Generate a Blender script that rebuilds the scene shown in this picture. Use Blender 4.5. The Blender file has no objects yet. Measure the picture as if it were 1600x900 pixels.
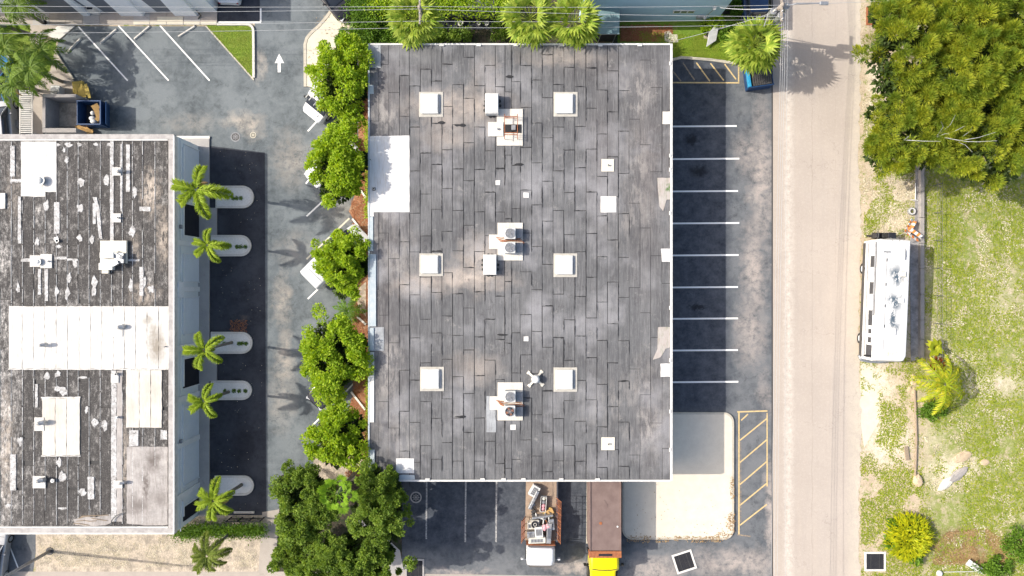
import bpy, bmesh, math, random
import numpy as np
from mathutils import Vector, Matrix
R = math.radians
random.seed(7); rng = np.random.default_rng(7)
S = bpy.context.scene; COL = S.collection
# ---------------------------------------------------------------- camera, sky, sun, exposure
H = 53.333
cam = bpy.data.objects.new('camera', bpy.data.cameras.new('camera')); COL.objects.link(cam)
cam.location = (0, 0, H); cam.rotation_euler = (0, 0, 0)
cam.data.lens = 24; cam.data.sensor_width = 36; cam.data.clip_end = 1000
S.camera = cam
S.render.resolution_x = 1024; S.render.resolution_y = 576
SUN_EL = 38.5; SUN_AZ = 276.0
w = bpy.data.worlds.new('World'); S.world = w; w.use_nodes = True
nt = w.node_tree; bg = nt.nodes['Background']
sky = nt.nodes.new('ShaderNodeTexSky'); sky.sky_type = 'NISHITA'; sky.sun_disc = False
sky.dust_density = 4.0; sky.ozone_density = 0.4; sky.sun_elevation = R(SUN_EL); sky.sun_rotation = R(SUN_AZ)
nt.links.new(sky.outputs[0], bg.inputs[0]); bg.inputs[1].default_value = 0.135
sl = bpy.data.lights.new('sun', 'SUN'); sl.energy = 3.15; sl.angle = R(0.5); sl.color = (1.0, 0.94, 0.84)
sun = bpy.data.objects.new('sun', sl); COL.objects.link(sun)
sun.rotation_euler = Vector((1, -0.11, -math.tan(R(SUN_EL)))).to_track_quat('-Z', 'Y').to_euler()
S.view_settings.view_transform = 'Standard'; S.view_settings.look = 'None'
S.view_settings.gamma = 1; S.view_settings.exposure = 0.82

# ---------------------------------------------------------------- helpers
def W(px, py, z=0.0):
    """where a point seen at (px, py) of the photograph stands if it is z metres above the ground"""
    s = (H - z) / H / 20.0
    return Vector(((px - 800) * s, (450 - py) * s, z))
def prop(o, label=None, cat=None, group=None, kind=None):
    if label: o['label'] = label
    if cat: o['category'] = cat
    if group: o['group'] = group
    if kind: o['kind'] = kind
    return o
def empty(name, loc, rz=0, label=None, cat=None, group=None, kind=None):
    o = bpy.data.objects.new(name, None); COL.objects.link(o)
    o.location = loc; o.rotation_euler = (0, 0, rz); o.empty_display_size = .3
    return prop(o, label, cat, group, kind)
def link(name, me, mat=None, parent=None, loc=None, rot=None, scale=None):
    o = bpy.data.objects.new(name, me); COL.objects.link(o)
    if mat is not None and not me.materials: me.materials.append(mat)
    if parent: o.parent = parent
    if loc is not None: o.location = loc
    if rot is not None: o.rotation_euler = rot
    if scale is not None: o.scale = scale
    return o
def copy_tree(o, parent=None):
    c = o.copy(); COL.objects.link(c); c.parent = parent
    for ch in list(o.children): copy_tree(ch, c)
    return c
class MB:
    def __init__(s): s.v = []; s.f = []
    def poly(s, pts):
        b = len(s.v); s.v += [tuple(p) for p in pts]; s.f.append(tuple(range(b, b + len(pts)))); return s
    def box(s, c, d, rz=0, tilt=None):
        m = Matrix.Rotation(rz, 4, 'Z')
        if tilt: m = m @ Matrix.Rotation(tilt[0], 4, 'X') @ Matrix.Rotation(tilt[1], 4, 'Y')
        b = len(s.v)
        for x in (-.5, .5):
            for y in (-.5, .5):
                for z in (-.5, .5):
                    s.v.append(tuple(Vector(c) + m @ Vector((x * d[0], y * d[1], z * d[2]))))
        for q in ((0,1,3,2),(4,6,7,5),(0,4,5,1),(2,3,7,6),(0,2,6,4),(1,5,7,3)): s.f.append(tuple(b + i for i in q))
        return s
    def prism(s, pts, z0, z1):
        n = len(pts); b = len(s.v)
        ar = sum(pts[i][0]*pts[(i+1)%n][1]-pts[(i+1)%n][0]*pts[i][1] for i in range(n))
        if ar < 0: pts = pts[::-1]
        s.v += [(p[0], p[1], z0) for p in pts] + [(p[0], p[1], z1) for p in pts]
        s.f.append(tuple(b + n + i for i in range(n))); s.f.append(tuple(b + i for i in reversed(range(n))))
        for i in range(n): j = (i + 1) % n; s.f.append((b + i, b + j, b + n + j, b + n + i))
        return s
    def cyl(s, c, r, h, n=16, r2=None, cap=True):
        r2 = r if r2 is None else r2; b = len(s.v)
        for k in range(n):
            a = 2*math.pi*k/n; s.v.append((c[0]+r*math.cos(a), c[1]+r*math.sin(a), c[2]))
        for k in range(n):
            a = 2*math.pi*k/n; s.v.append((c[0]+r2*math.cos(a), c[1]+r2*math.sin(a), c[2]+h))
        for k in range(n): j = (k+1) % n; s.f.append((b+k, b+j, b+n+j, b+n+k))
        if cap: s.f.append(tuple(b+n+i for i in range(n))); s.f.append(tuple(b+i for i in reversed(range(n))))
        return s
    def ring(s, c, r0, r1, z0, z1, n=24):
        b = len(s.v)
        for r, z in ((r0, z0), (r1, z0), (r1, z1), (r0, z1)):
            for k in range(n):
                a = 2*math.pi*k/n; s.v.append((c[0]+r*math.cos(a), c[1]+r*math.sin(a), c[2]+z))
        for q in range(4):
            for k in range(n):
                j = (k+1) % n; p = (q+1) % 4
                s.f.append((b+q*n+k, b+q*n+j, b+p*n+j, b+p*n+k))
        return s
    def tube(s, pts, r, n=8, r2=None):
        pts = [Vector(p) for p in pts]; m = len(pts); b = len(s.v)
        for i, p in enumerate(pts):
            t = (pts[min(i+1, m-1)] - pts[max(i-1, 0)]).normalized()
            u = t.orthogonal().normalized() if i == 0 else (u - t * u.dot(t)).normalized()
            v = t.cross(u); rr = r + ((r2 if r2 is not None else r) - r) * i / max(1, m-1)
            for k in range(n):
                a = 2*math.pi*k/n; s.v.append(tuple(p + (u*math.cos(a) + v*math.sin(a)) * rr))
        for i in range(m-1):
            for k in range(n):
                j = (k+1) % n; s.f.append((b+i*n+k, b+i*n+j, b+(i+1)*n+j, b+(i+1)*n+k))
        s.f.append(tuple(b+i for i in reversed(range(n)))); s.f.append(tuple(b+(m-1)*n+i for i in range(n)))
        return s
    def dome(s, c, rx, ry, rz, n=14, m=5):
        b = len(s.v)
        for i in range(m):
            a = math.pi/2*i/m
            for k in range(n):
                t = 2*math.pi*k/n; s.v.append((c[0]+rx*math.cos(a)*math.cos(t), c[1]+ry*math.cos(a)*math.sin(t), c[2]+rz*math.sin(a)))
        s.v.append((c[0], c[1], c[2]+rz)); T = b + n*m
        for i in range(m-1):
            for k in range(n): j = (k+1) % n; s.f.append((b+i*n+k, b+i*n+j, b+(i+1)*n+j, b+(i+1)*n+k))
        for k in range(n): s.f.append((b+(m-1)*n+k, b+(m-1)*n+(k+1) % n, T))
        return s
    def mesh(s, name='mesh'):
        me = bpy.data.meshes.new(name); me.from_pydata(s.v, [], s.f); me.update(); return me
    def build(s, name, mat, parent=None, loc=None, rot=None, bevel=0, smooth=False, seg=2):
        me = s.mesh(name)
        if smooth:
            me.polygons.foreach_set('use_smooth', [True]*len(me.polygons))
        o = link(name, me, mat, parent, loc, rot)
        if bevel:
            mo = o.modifiers.new('bevel', 'BEVEL'); mo.width = bevel; mo.segments = seg; mo.limit_method = 'ANGLE'; mo.angle_limit = R(35)
            if smooth is False:
                pass
        return o
def fast_mesh(name, verts, faces_n, nper):
    """verts (N,3) array, faces are consecutive runs of nper verts"""
    me = bpy.data.meshes.new(name); n = len(verts); nf = n // nper
    me.vertices.add(n); me.vertices.foreach_set('co', verts.astype(np.float32).ravel())
    me.loops.add(n); me.loops.foreach_set('vertex_index', np.arange(n, dtype=np.int32))
    me.polygons.add(nf); me.polygons.foreach_set('loop_start', np.arange(0, n, nper, dtype=np.int32))
    me.polygons.foreach_set('loop_total', np.full(nf, nper, dtype=np.int32))
    me.update(calc_edges=True); return me
def unit(v): return v / np.maximum(np.linalg.norm(v, axis=-1, keepdims=True), 1e-9)
def leaf_quads(c, d, L, Wd, up=None, bend=0.25, mid=.45):
    """diamond leaves: centre-base c, direction d, length L, width Wd"""
    n = len(c); d = unit(d)
    up = np.tile(np.array([0, 0, 1.0]), (n, 1)) if up is None else up
    s = np.cross(d, up); s = unit(s + 1e-6); nrm = unit(np.cross(s, d))
    L = np.reshape(L * np.ones(n), (n, 1)); Wd = np.reshape(Wd * np.ones(n), (n, 1))
    a = c; m = c + d*L*mid + nrm*L*.06; tip = c + d*L - nrm*L*bend
    out = np.stack([a, m + s*Wd*.5, tip, m - s*Wd*.5], 1)
    return out.reshape(-1, 3)
def vnoise(x, y, seed=0, octs=4, scale=1.0):
    out = np.zeros_like(x, float); amp = 1; tot = 0
    for o in range(octs):
        g = np.random.default_rng(seed*17 + o).random((64, 64)); f = 2**o / scale
        X = x*f; Y = y*f; xi = np.floor(X).astype(int); yi = np.floor(Y).astype(int); fx = X-xi; fy = Y-yi
        fx = fx*fx*(3-2*fx); fy = fy*fy*(3-2*fy)
        q = lambda a, b: g[(xi+a) % 64, (yi+b) % 64]
        out += amp*((q(0,0)*(1-fx)+q(1,0)*fx)*(1-fy) + (q(0,1)*(1-fx)+q(1,1)*fx)*fy); tot += amp; amp *= .5
    return out / tot
def arc(cx, cy, r, a0, a1, n=8): return [(cx + r*math.cos(R(a0+(a1-a0)*k/n)), cy + r*math.sin(R(a0+(a1-a0)*k/n))) for k in range(n+1)]
def rrect(x0, y0, x1, y1, r, n=6):   # photo px, y down
    return (arc(x1-r, y0+r, r, -90, 0, n) + arc(x1-r, y1-r, r, 0, 90, n) + arc(x0+r, y1-r, r, 90, 180, n) + arc(x0+r, y0+r, r, 180, 270, n))
def gp(pts, z=0): return [tuple(W(x, y, z)[:2]) for x, y in pts]

# ---------------------------------------------------------------- materials
class NG:
    def __init__(s, name):
        s.m = bpy.data.materials.new(name); s.m.use_nodes = True; s.t = s.m.node_tree; s.t.nodes.clear()
        s.out = s.t.nodes.new('ShaderNodeOutputMaterial')
    def n(s, ty, ins=None, **kw):
        nd = s.t.nodes.new(ty)
        for k, v in kw.items(): setattr(nd, k, v)
        for k, v in (ins or {}).items():
            if isinstance(v, bpy.types.NodeSocket): s.t.links.new(v, nd.inputs[k])
            else: nd.inputs[k].default_value = v
        return nd
    def math(s, op, a, b=0.0, clamp=False):
        nd = s.n('ShaderNodeMath', {0: a, 1: b}, operation=op); nd.use_clamp = clamp; return nd.outputs[0]
    def pos(s): 
        if not hasattr(s, '_p'): s._p = s.n('ShaderNodeNewGeometry').outputs['Position']
        return s._p
    def objco(s):
        if not hasattr(s, '_o'): s._o = s.n('ShaderNodeTexCoord').outputs['Object']
        return s._o
    def noise(s, vec, scale, detail=4, rough=.55, stretch=None, out='Fac', dist=0.0):
        if stretch: vec = s.n('ShaderNodeMapping', {'Vector': vec, 'Scale': stretch}).outputs[0]
        return s.n('ShaderNodeTexNoise', {'Vector': vec, 'Scale': scale, 'Detail': detail, 'Roughness': rough, 'Distortion': dist}).outputs[out]
    def ramp(s, fac, a, b, lo=0.0, hi=1.0):
        return s.n('ShaderNodeMapRange', {0: fac, 1: a, 2: b, 3: lo, 4: hi}).outputs[0]
    def mix(s, fac, a, b, mode='MIX'):
        nd = s.n('ShaderNodeMix', data_type='RGBA', blend_type=mode)
        for k, v in ((0, fac), (6, a), (7, b)):
            if isinstance(v, bpy.types.NodeSocket): s.t.links.new(v, nd.inputs[k])
            else: nd.inputs[k].default_value = (v if k == 0 else (*v, 1) if len(v) == 3 else v)
        return nd.outputs[2]
    def dpos(s, amp, scale=1.2):
        nz = s.noise(s.pos(), scale, 4, .6, out='Color')
        v = s.n('ShaderNodeVectorMath', {0: nz, 1: (.5, .5, .5)}, operation='SUBTRACT').outputs[0]
        v = s.n('ShaderNodeVectorMath', {0: v, 3: amp}, operation='SCALE').outputs[0]
        return s.n('ShaderNodeVectorMath', {0: s.pos(), 1: v}, operation='ADD').outputs[0]
    def blob(s, vec, px, py, rx, ry, z=0, soft=.6):
        c = W(px, py, z); k = (H - z)/H/20
        v = s.n('ShaderNodeVectorMath', {0: vec, 1: (c.x, c.y, 0)}, operation='SUBTRACT').outputs[0]
        v = s.n('ShaderNodeVectorMath', {0: v, 1: (1/(rx*k), 1/(ry*k), 0)}, operation='MULTIPLY').outputs[0]
        l = s.n('ShaderNodeVectorMath', {0: v}, operation='LENGTH').outputs[1]
        return s.ramp(l, 1.0, 1.0 - soft)
    def blobs(s, vec, lst, z=0, soft=.6):
        r = None
        for b in lst:
            q = s.blob(vec, *b[:4], z=z, soft=soft)
            if len(b) > 4: q = s.math('MULTIPLY', q, b[4])
            r = q if r is None else s.math('MAXIMUM', r, q)
        return r
    def done(s, col, rough=.85, metal=0.0, bump=None, bstr=.3, bdist=.02, spec=.3, coat=0):
        b = s.n('ShaderNodeBsdfPrincipled', {'Base Color': (*col, 1) if isinstance(col, tuple) else col, 'Roughness': rough, 'Metallic': metal, 'Specular IOR Level': spec, 'Coat Weight': coat})
        if bump is not None:
            bn = s.n('ShaderNodeBump', {'Height': bump, 'Strength': bstr, 'Distance': bdist}); s.t.links.new(bn.outputs[0], b.inputs['Normal'])
        s.t.links.new(b.outputs[0], s.out.inputs[0]); return s.m
def simple(name, c, c2=None, scale=4, rough=.8, metal=0, bump=.15, amt=1, spec=.3, stretch=None, rnd=0, lo=.35, hi=.65, coat=0, world=False):
    g = NG(name); c2 = c2 or tuple(x*.75 for x in c); v = g.pos() if world else g.objco()
    f = g.ramp(g.noise(v, scale, 6, .6, stretch=stretch), lo, hi)
    fine = g.noise(v, scale*9, 3, .6)
    col = g.mix(f, c, c2); col = g.mix(g.ramp(fine, .3, .7, 0, .35), col, tuple(x*.8 for x in c2))
    if rnd:
        r = g.n('ShaderNodeObjectInfo').outputs['Random']
        hsv = g.n('ShaderNodeHueSaturation', {'Value': g.ramp(r, 0, 1, 1-rnd, 1+rnd), 'Color': col}); col = hsv.outputs[0]
    return g.done(col, rough, metal, fine, bump, .01, spec, coat)
def leafmat(name, a, b, dark=None, trans=.35, nscale=1.3, hue=.02, clump=.4):
    g = NG(name); geo = g.n('ShaderNodeNewGeometry'); r = geo.outputs['Random Per Island']
    col = g.mix(r, a, b)
    nz = g.ramp(g.noise(geo.outputs['Position'], nscale, 3), .38, .62)
    col = g.mix(g.math('MULTIPLY', nz, clump), col, dark or tuple(x*.55 for x in a))
    bs = g.n('ShaderNodeBsdfPrincipled', {'Base Color': col, 'Roughness': .6, 'Specular IOR Level': .25})
    tc = g.n('ShaderNodeHueSaturation', {'Hue': .485, 'Saturation': 1.1, 'Value': 1.35, 'Color': col})
    tr = g.n('ShaderNodeBsdfTranslucent', {'Color': tc.outputs[0]})
    mx = g.n('ShaderNodeMixShader', {0: trans, 1: bs.outputs[0], 2: tr.outputs[0]})
    g.t.links.new(mx.outputs[0], g.out.inputs[0]); return g.m

def asphalt(name, base, light, tan, tanblobs, darkblobs, dark, speck=.5, warm=(.3,.26,.22), tanamt=.8, streak=(1,.2,1), zones=()):
    g = NG(name); p = g.pos(); d = g.dpos(2.2, .9); d2 = g.dpos(.9, 3)
    n1 = g.ramp(g.noise(p, .30, 6, .65), .42, .60); n2 = g.ramp(g.noise(p, 1.4, 6, .7, stretch=streak), .35, .75)
    n3 = g.ramp(g.noise(p, .75, 7, .72), .50, .36); col0 = None
    fine = g.noise(p, 22, 3, .7); grit = g.n('ShaderNodeTexVoronoi', {'Vector': p, 'Scale': 30}).outputs['Distance']
    col = g.mix(n1, base, light); col = g.mix(g.math('MULTIPLY', n2, .45), col, light)
    col = g.mix(g.math('MULTIPLY', n3, .6), col, tuple(x*.62 for x in base)); wv = g.ramp(g.noise(p, 2.0, 9, .78, dist=.6), .44, .60); col = g.mix(g.math('MULTIPLY', wv, .4), col, tuple(x*1.15 for x in light))
    if tanblobs: col = g.mix(g.math('MULTIPLY', g.math('MULTIPLY', g.blobs(d, tanblobs, soft=.9), g.ramp(g.noise(p, 1.5, 6, .75), .32, .56)), tanamt, True), col, tan)
    if darkblobs: col = g.mix(g.math('MULTIPLY', g.blobs(d2, darkblobs, soft=.55), .92), col, dark)
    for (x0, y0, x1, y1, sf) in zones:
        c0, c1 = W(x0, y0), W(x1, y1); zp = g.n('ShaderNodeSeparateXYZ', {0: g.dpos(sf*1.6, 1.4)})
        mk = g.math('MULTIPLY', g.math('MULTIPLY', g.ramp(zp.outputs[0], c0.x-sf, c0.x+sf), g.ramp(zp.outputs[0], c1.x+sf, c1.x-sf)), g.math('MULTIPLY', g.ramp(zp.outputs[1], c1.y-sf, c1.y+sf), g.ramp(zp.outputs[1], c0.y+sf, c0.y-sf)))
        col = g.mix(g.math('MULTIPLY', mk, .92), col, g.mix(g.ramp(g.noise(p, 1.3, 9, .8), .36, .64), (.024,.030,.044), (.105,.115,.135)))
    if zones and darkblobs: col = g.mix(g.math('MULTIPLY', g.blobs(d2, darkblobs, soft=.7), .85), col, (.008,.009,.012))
    # light scuffs, dark drips and specks
    sc = g.ramp(g.noise(p, 3.1, 8, .8, dist=1.2), .64, .74); col = g.mix(g.math('MULTIPLY', sc, .5), col, warm)
    dr = g.ramp(g.noise(p, 2.3, 9, .85), .36, .28); col = g.mix(g.math('MULTIPLY', dr, .55), col, tuple(x*.4 for x in base))
    sp = g.ramp(g.noise(p, 9, 3, .9), .73, .79); col = g.mix(g.math('MULTIPLY', sp, .5*speck), col, (.5, .5, .48))
    # hairline cracks
    vn = g.n('ShaderNodeTexVoronoi', {'Vector': g.dpos(1.2, 2), 'Scale': .33}, feature='DISTANCE_TO_EDGE').outputs['Distance']
    crk = g.math('MULTIPLY', g.ramp(vn, .006, .0), g.ramp(g.noise(p, .4, 2), .48, .6)); col = g.mix(g.math('MULTIPLY', crk, .7), col, tuple(x*.3 for x in base))
    col = g.mix(g.ramp(fine, .3, .75, 0, .4), col, tuple(x*.55 for x in base))
    return g.done(col, .9, 0, grit, .25, .01)
# ---------------------------------------------------------------- the materials of this place
M = {}
M['lot_left'] = asphalt('weathered_asphalt', (.092,.108,.118), (.19,.212,.222), (.50,.44,.37),
    [(392,196,26,26),(455,250,40,60,.6),(405,103,14,34,.8),(445,560,20,60),(440,470,18,60,.8),(380,190,40,20),(540,330,60,40,.4),(300,190,60,20,.4),(440,620,30,70,.6),(460,390,40,40,.4),(455,840,30,60,.8)],
    None, (.03,.03,.035))
M['lot_bay'] = asphalt('dark_and_shaded_asphalt', (.026,.030,.040), (.060,.065,.078), (.12,.1,.09), [(380,500,16,8)], [(370,360,26,60,.5),(380,700,22,50,.5)], (.014,.014,.018), .5, (.10,.09,.085))  # dark asphalt; beside the left building its darkness paints in the shadow
M['lot_right'] = asphalt('stained_shaded_asphalt', (.080,.092,.106), (.172,.178,.186), (.50,.43,.38),
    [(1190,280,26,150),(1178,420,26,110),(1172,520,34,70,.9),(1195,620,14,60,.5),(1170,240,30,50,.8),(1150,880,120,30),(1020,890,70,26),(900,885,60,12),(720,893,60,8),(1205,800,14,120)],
    [(1080,218,14,10),(1092,268,20,12),(1090,480,22,4)], (.03,.03,.036), .6, zones=((960,60,1140,640,.35),(560,690,990,858,.55)))  # first zone paints in the building's shadow, second is dark asphalt
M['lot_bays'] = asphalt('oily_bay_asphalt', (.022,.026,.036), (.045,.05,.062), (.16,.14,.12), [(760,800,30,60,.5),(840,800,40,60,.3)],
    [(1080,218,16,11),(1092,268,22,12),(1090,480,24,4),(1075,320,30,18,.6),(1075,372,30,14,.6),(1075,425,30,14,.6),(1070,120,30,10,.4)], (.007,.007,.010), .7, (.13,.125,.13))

def road_mat():
    g = NG('sun_bleached_road'); p = g.pos(); d = g.dpos(1.0, 1.5)
    n1 = g.ramp(g.noise(p, .22, 5, .6), .3, .7)
    col = g.mix(n1, (.405,.35,.30), (.47,.41,.355))
    sx = g.n('ShaderNodeSeparateXYZ', {0: g.dpos(.5, 4)}).outputs[0]
    band = g.math('MULTIPLY', g.ramp(g.math('ABSOLUTE', g.math('SUBTRACT', sx, 21.6)), .55, .05), g.ramp(g.noise(p, 2.6, 9, .85), .40, .58))
    col = g.mix(g.math('MULTIPLY', band, .7), col, (.74,.68,.60))
    st = g.ramp(g.noise(p, 1.2, 5, .7, stretch=(2.6,.06,1)), .35, .75); col = g.mix(g.math('MULTIPLY', st, .35), col, (.36,.325,.30))
    st2 = g.ramp(g.noise(p, 2.5, 6, .8, stretch=(1,.5,1)), .58, .72); col = g.mix(g.math('MULTIPLY', st2, .25), col, (.52,.45,.38))
    left = g.ramp(sx, 21.5, 20.3); col = g.mix(g.math('MULTIPLY', left, .45), col, (.47,.40,.33))
    shd = g.math('MULTIPLY', g.ramp(sx, 25.9, 27.0), g.ramp(g.noise(p, 1.6, 7, .8), .3, .55)); col = g.mix(g.math('MULTIPLY', shd, .6), col, (.60,.54,.42))
    for cx, wd in ((23.45,.05),(25.25,.02)):
        xx = g.n('ShaderNodeSeparateXYZ', {0: g.dpos(.35, .6)}).outputs[0]
        l = g.math('MULTIPLY', g.ramp(g.math('ABSOLUTE', g.math('SUBTRACT', xx, cx)), wd, wd*.2), g.ramp(g.noise(p, .5, 5), .3, .55))
        col = g.mix(g.math('MULTIPLY', l, .32), col, (.2,.17,.15))
    tk = g.ramp(g.noise(p, .9, 8, .8, stretch=(1,.35,1), dist=.8), .56, .70); col = g.mix(g.math('MULTIPLY', tk, .35), col, (.33,.29,.26))
    vn = g.n('ShaderNodeTexVoronoi', {'Vector': g.dpos(1.6, 1.6), 'Scale': .22}, feature='DISTANCE_TO_EDGE').outputs['Distance']
    ck = g.math('MULTIPLY', g.ramp(vn, .007, .0), g.ramp(g.noise(p, .35, 3), .47, .58)); col = g.mix(g.math('MULTIPLY', ck, .45), col, (.2,.17,.15))
    dots = g.ramp(g.noise(p, 1.1, 1, .3), .82, .835); col = g.mix(dots, col, (.06,.05,.05))
    fine = g.noise(p, 25, 3, .7); col = g.mix(g.ramp(fine, .3, .8, 0, .45), col, (.27,.235,.205)); m2 = g.noise(p, 5, 6, .8); col = g.mix(g.ramp(m2, .5, .7, 0, .3), col, (.57,.50,.43)); m3 = g.noise(p, .6, 7, .75); col = g.mix(g.ramp(m3, .55, .72, 0, .4), col, (.34,.295,.255))
    return g.done(col, .92, 0, fine, .2, .01)
M['road'] = road_mat()
def soil_mat():
    g = NG('sandy_soil_and_turf'); p = g.pos()
    sand = g.mix(g.ramp(g.noise(p, 1.1, 7, .75), .3, .7), (.60,.50,.38), (.42,.33,.23))
    turf = g.mix(g.ramp(g.noise(p, 2.3, 7, .8), .3, .7), (.13,.21,.018), (.24,.28,.05))
    x = g.n('ShaderNodeSeparateXYZ', {0: g.dpos(1.5, .7)}).outputs[0]
    zone = g.ramp(x, 31.5, 33.2)
    f = g.ramp(g.noise(p, 1.7, 9, .8), .36, .52); f2 = g.ramp(g.noise(p, .35, 4, .6), .3, .6)
    sl = g.blobs(g.dpos(1.4, 1.6), [(1370,600,36,60),(1385,690,50,60,.9),(1540,600,110,30,.8),(1500,560,60,20,.8),(1490,735,60,38),(1400,330,40,60,.7),(1560,470,50,90,.4),(1470,545,30,30,.8),(1380,190,30,100,.7),(1460,690,30,26,.5),(1370,160,20,160,.9)], soft=.8)
    k = g.math('MULTIPLY', zone, f); k = g.math('MULTIPLY', k, g.ramp(f2, 0, 1, .75, 1))
    k = g.math('MAXIMUM', k, g.math('MULTIPLY', g.math('SUBTRACT', 1, zone), g.ramp(g.noise(p, 2.4, 8, .8), .52, .6)))
    k = g.math('MULTIPLY', k, g.math('SUBTRACT', 1, g.math('MULTIPLY', sl, .9)))
    bright = g.mix(g.math('MULTIPLY', sl, g.ramp(g.noise(p, 3, 7, .8), .35, .55)), sand, (.78,.70,.56))
    col = g.mix(k, bright, turf)
    br = g.blobs(g.dpos(1.6, 1.5), [(1510,850,75,34),(1420,880,40,20,.5),(1375,60,30,50,.8),(1395,200,22,60,.6)], soft=.7)
    col = g.mix(g.math('MULTIPLY', br, g.ramp(g.noise(p, 4, 6, .8), .3, .55)), col, (.24,.16,.09))
    spk = g.ramp(g.noise(p, 4.2, 9, .85), .535, .575); col = g.mix(g.math('MULTIPLY', spk, .32), col, (.60,.54,.40))
    dkk = g.ramp(g.noise(g.n('ShaderNodeVectorMath', {0: p, 1: (31, 7, 0)}, operation='ADD').outputs[0], 3.6, 8, .85), .45, .40); col = g.mix(g.math('MULTIPLY', dkk, .55), col, (.12,.12,.04))
    fine = g.noise(p, 16, 4, .8); col = g.mix(g.ramp(fine, .42, .7, 0, .5), col, (.16,.13,.07))
    return g.done(col, .95, 0, fine, .5, .03)
M['soil'] = soil_mat()
def mulch(name, a, b, c):
    g = NG(name); p = g.pos(); v = g.n('ShaderNodeTexVoronoi', {'Vector': p, 'Scale': 9})
    col = g.mix(g.ramp(v.outputs['Color'], .2, .8), a, b); col = g.mix(g.ramp(g.noise(p, 1.5, 6, .7), .45, .6), col, c)
    return g.done(col, .95, 0, v.outputs['Distance'], .6, .03)
M['mulch'] = mulch('red_brown_mulch', (.25,.10,.05), (.38,.2,.11), (.32,.22,.14))
M['dirt'] = mulch('dry_dirt', (.43,.36,.28), (.54,.46,.36), (.29,.25,.20))
M['darksoil'] = mulch('dark_soil', (.04,.035,.025), (.09,.07,.05), (.03,.04,.02))  # dark soil colour under the lower trees and behind the building
def conc(name, a, b, dirt, dk=.4, sc=1.2, line=None):
    g = NG(name); p = g.pos(); col = g.mix(g.ramp(g.noise(p, sc, 7, .7), .32, .68), a, b)
    f = g.ramp(g.noise(p, sc*2.6, 9, .8), .58, .7); col = g.mix(g.math('MULTIPLY', f, dk), col, dirt)
    fine = g.noise(p, 24, 3, .7); col = g.mix(g.ramp(fine, .35, .75, 0, .25), col, dirt)
    return g.done(col, .85, 0, fine, .2, .01)
M['walk_pale'] = conc('pale_cream_concrete', (.66,.62,.50), (.56,.51,.41), (.3,.25,.18), .35)
M['pad'] = conc('white_apron_concrete', (.70,.64,.53), (.62,.56,.46), (.34,.29,.21), .3, 1.6)  # warm white concrete of the apron
M['walk_grey'] = conc('grey_concrete', (.44,.42,.40), (.36,.345,.33), (.14,.13,.12), .6, .9)
M['walk_tan'] = conc('tan_concrete', (.36,.32,.28), (.44,.39,.34), (.2,.17,.14), .5)
M['walk_white'] = conc('whitish_concrete', (.74,.72,.67), (.64,.62,.58), (.3,.28,.25), .4)
M['grimy'] = conc('grimy_strip_concrete', (.40,.39,.39), (.16,.155,.16), (.06,.06,.065), .8, 1.5)
M['kerb'] = conc('worn_kerb', (.55,.51,.42), (.42,.38,.31), (.2,.17,.13), .6, 3)
M['kerb_white'] = conc('white_kerb', (.68,.65,.59), (.54,.51,.46), (.22,.19,.15), .8, 3)
M['wall_conc'] = conc('old_wall_concrete', (.36,.33,.31), (.26,.25,.24), (.12,.11,.1), .7, 1.3)
def paint(name, c, wear=.5, under=(.12,.12,.13)):
    g = NG(name); p = g.pos(); f = g.ramp(g.noise(p, 6, 8, .85), .62 - .25*wear, .74 - .2*wear)
    col = g.mix(g.math('MULTIPLY', f, min(1, wear*1.2)), c, under)
    return g.done(col, .7)
M['white_line'] = paint('white_road_paint', (.80,.79,.76), .3)
M['worn_line'] = paint('worn_white_paint', (.5,.48,.45), .8)
M['yellow_line'] = paint('faded_yellow_paint', (.62,.46,.22), .5)
M['yellow_faint'] = paint('ghost_yellow_paint', (.42,.31,.18), .85)
def turfm(name, a, b, c):
    g = NG(name); p = g.pos(); col = g.mix(g.ramp(g.noise(p, 3, 8, .8), .35, .65), a, b); col = g.mix(g.ramp(g.noise(p, 1.2, 5, .7), .55, .68), col, c)
    fine = g.noise(p, 20, 3, .8); return g.done(col, .95, 0, fine, .6, .03)
M['turf'] = turfm('green_turf', (.11,.19,.015), (.16,.24,.03), (.22,.24,.06))

M['steel'] = simple('galvanised_steel', (.48,.49,.5), (.33,.34,.35), 5, .45, .7)
M['white_metal'] = simple('white_painted_metal', (.68,.68,.66), (.56,.555,.53), 3, .45, rnd=.05)
M['cream_metal'] = simple('cream_painted_metal', (.70,.67,.58), (.6,.56,.48), 3, .5)
M['grey_metal'] = simple('grey_painted_metal', (.30,.31,.32), (.2,.2,.21), 4, .5)
M['black'] = simple('black_rubber', (.02,.02,.02), (.035,.035,.035), 6, .8)
M['dark_metal'] = simple('dark_metal', (.06,.06,.065), (.09,.085,.08), 6, .5, .3)
M['rust'] = simple('rusty_iron', (.22,.07,.035), (.36,.14,.06), 7, .85)
M['rust_brown'] = simple('rusty_brown_steel', (.15,.105,.095), (.20,.145,.13), 1.6, .8, bump=.3)
M['orange_rust'] = simple('orange_painted_iron', (.40,.16,.07), (.24,.09,.05), 5, .8)
M['wood'] = simple('weathered_timber', (.34,.27,.2), (.22,.17,.12), 6, .9, stretch=(6,1,1))
M['cardboard'] = simple('cardboard', (.52,.33,.13), (.42,.26,.1), 5, .85)
M['yellow_pallet'] = simple('yellow_bundle', (.58,.44,.12), (.42,.3,.07), 6, .8, stretch=(1,6,1))
M['blue_paint'] = simple('navy_blue_paint', (.012,.04,.11), (.02,.06,.15), 3, .5)
M['teal_paint'] = simple('bright_blue_paint', (.02,.22,.42), (.04,.3,.5), 3, .45)
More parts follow.
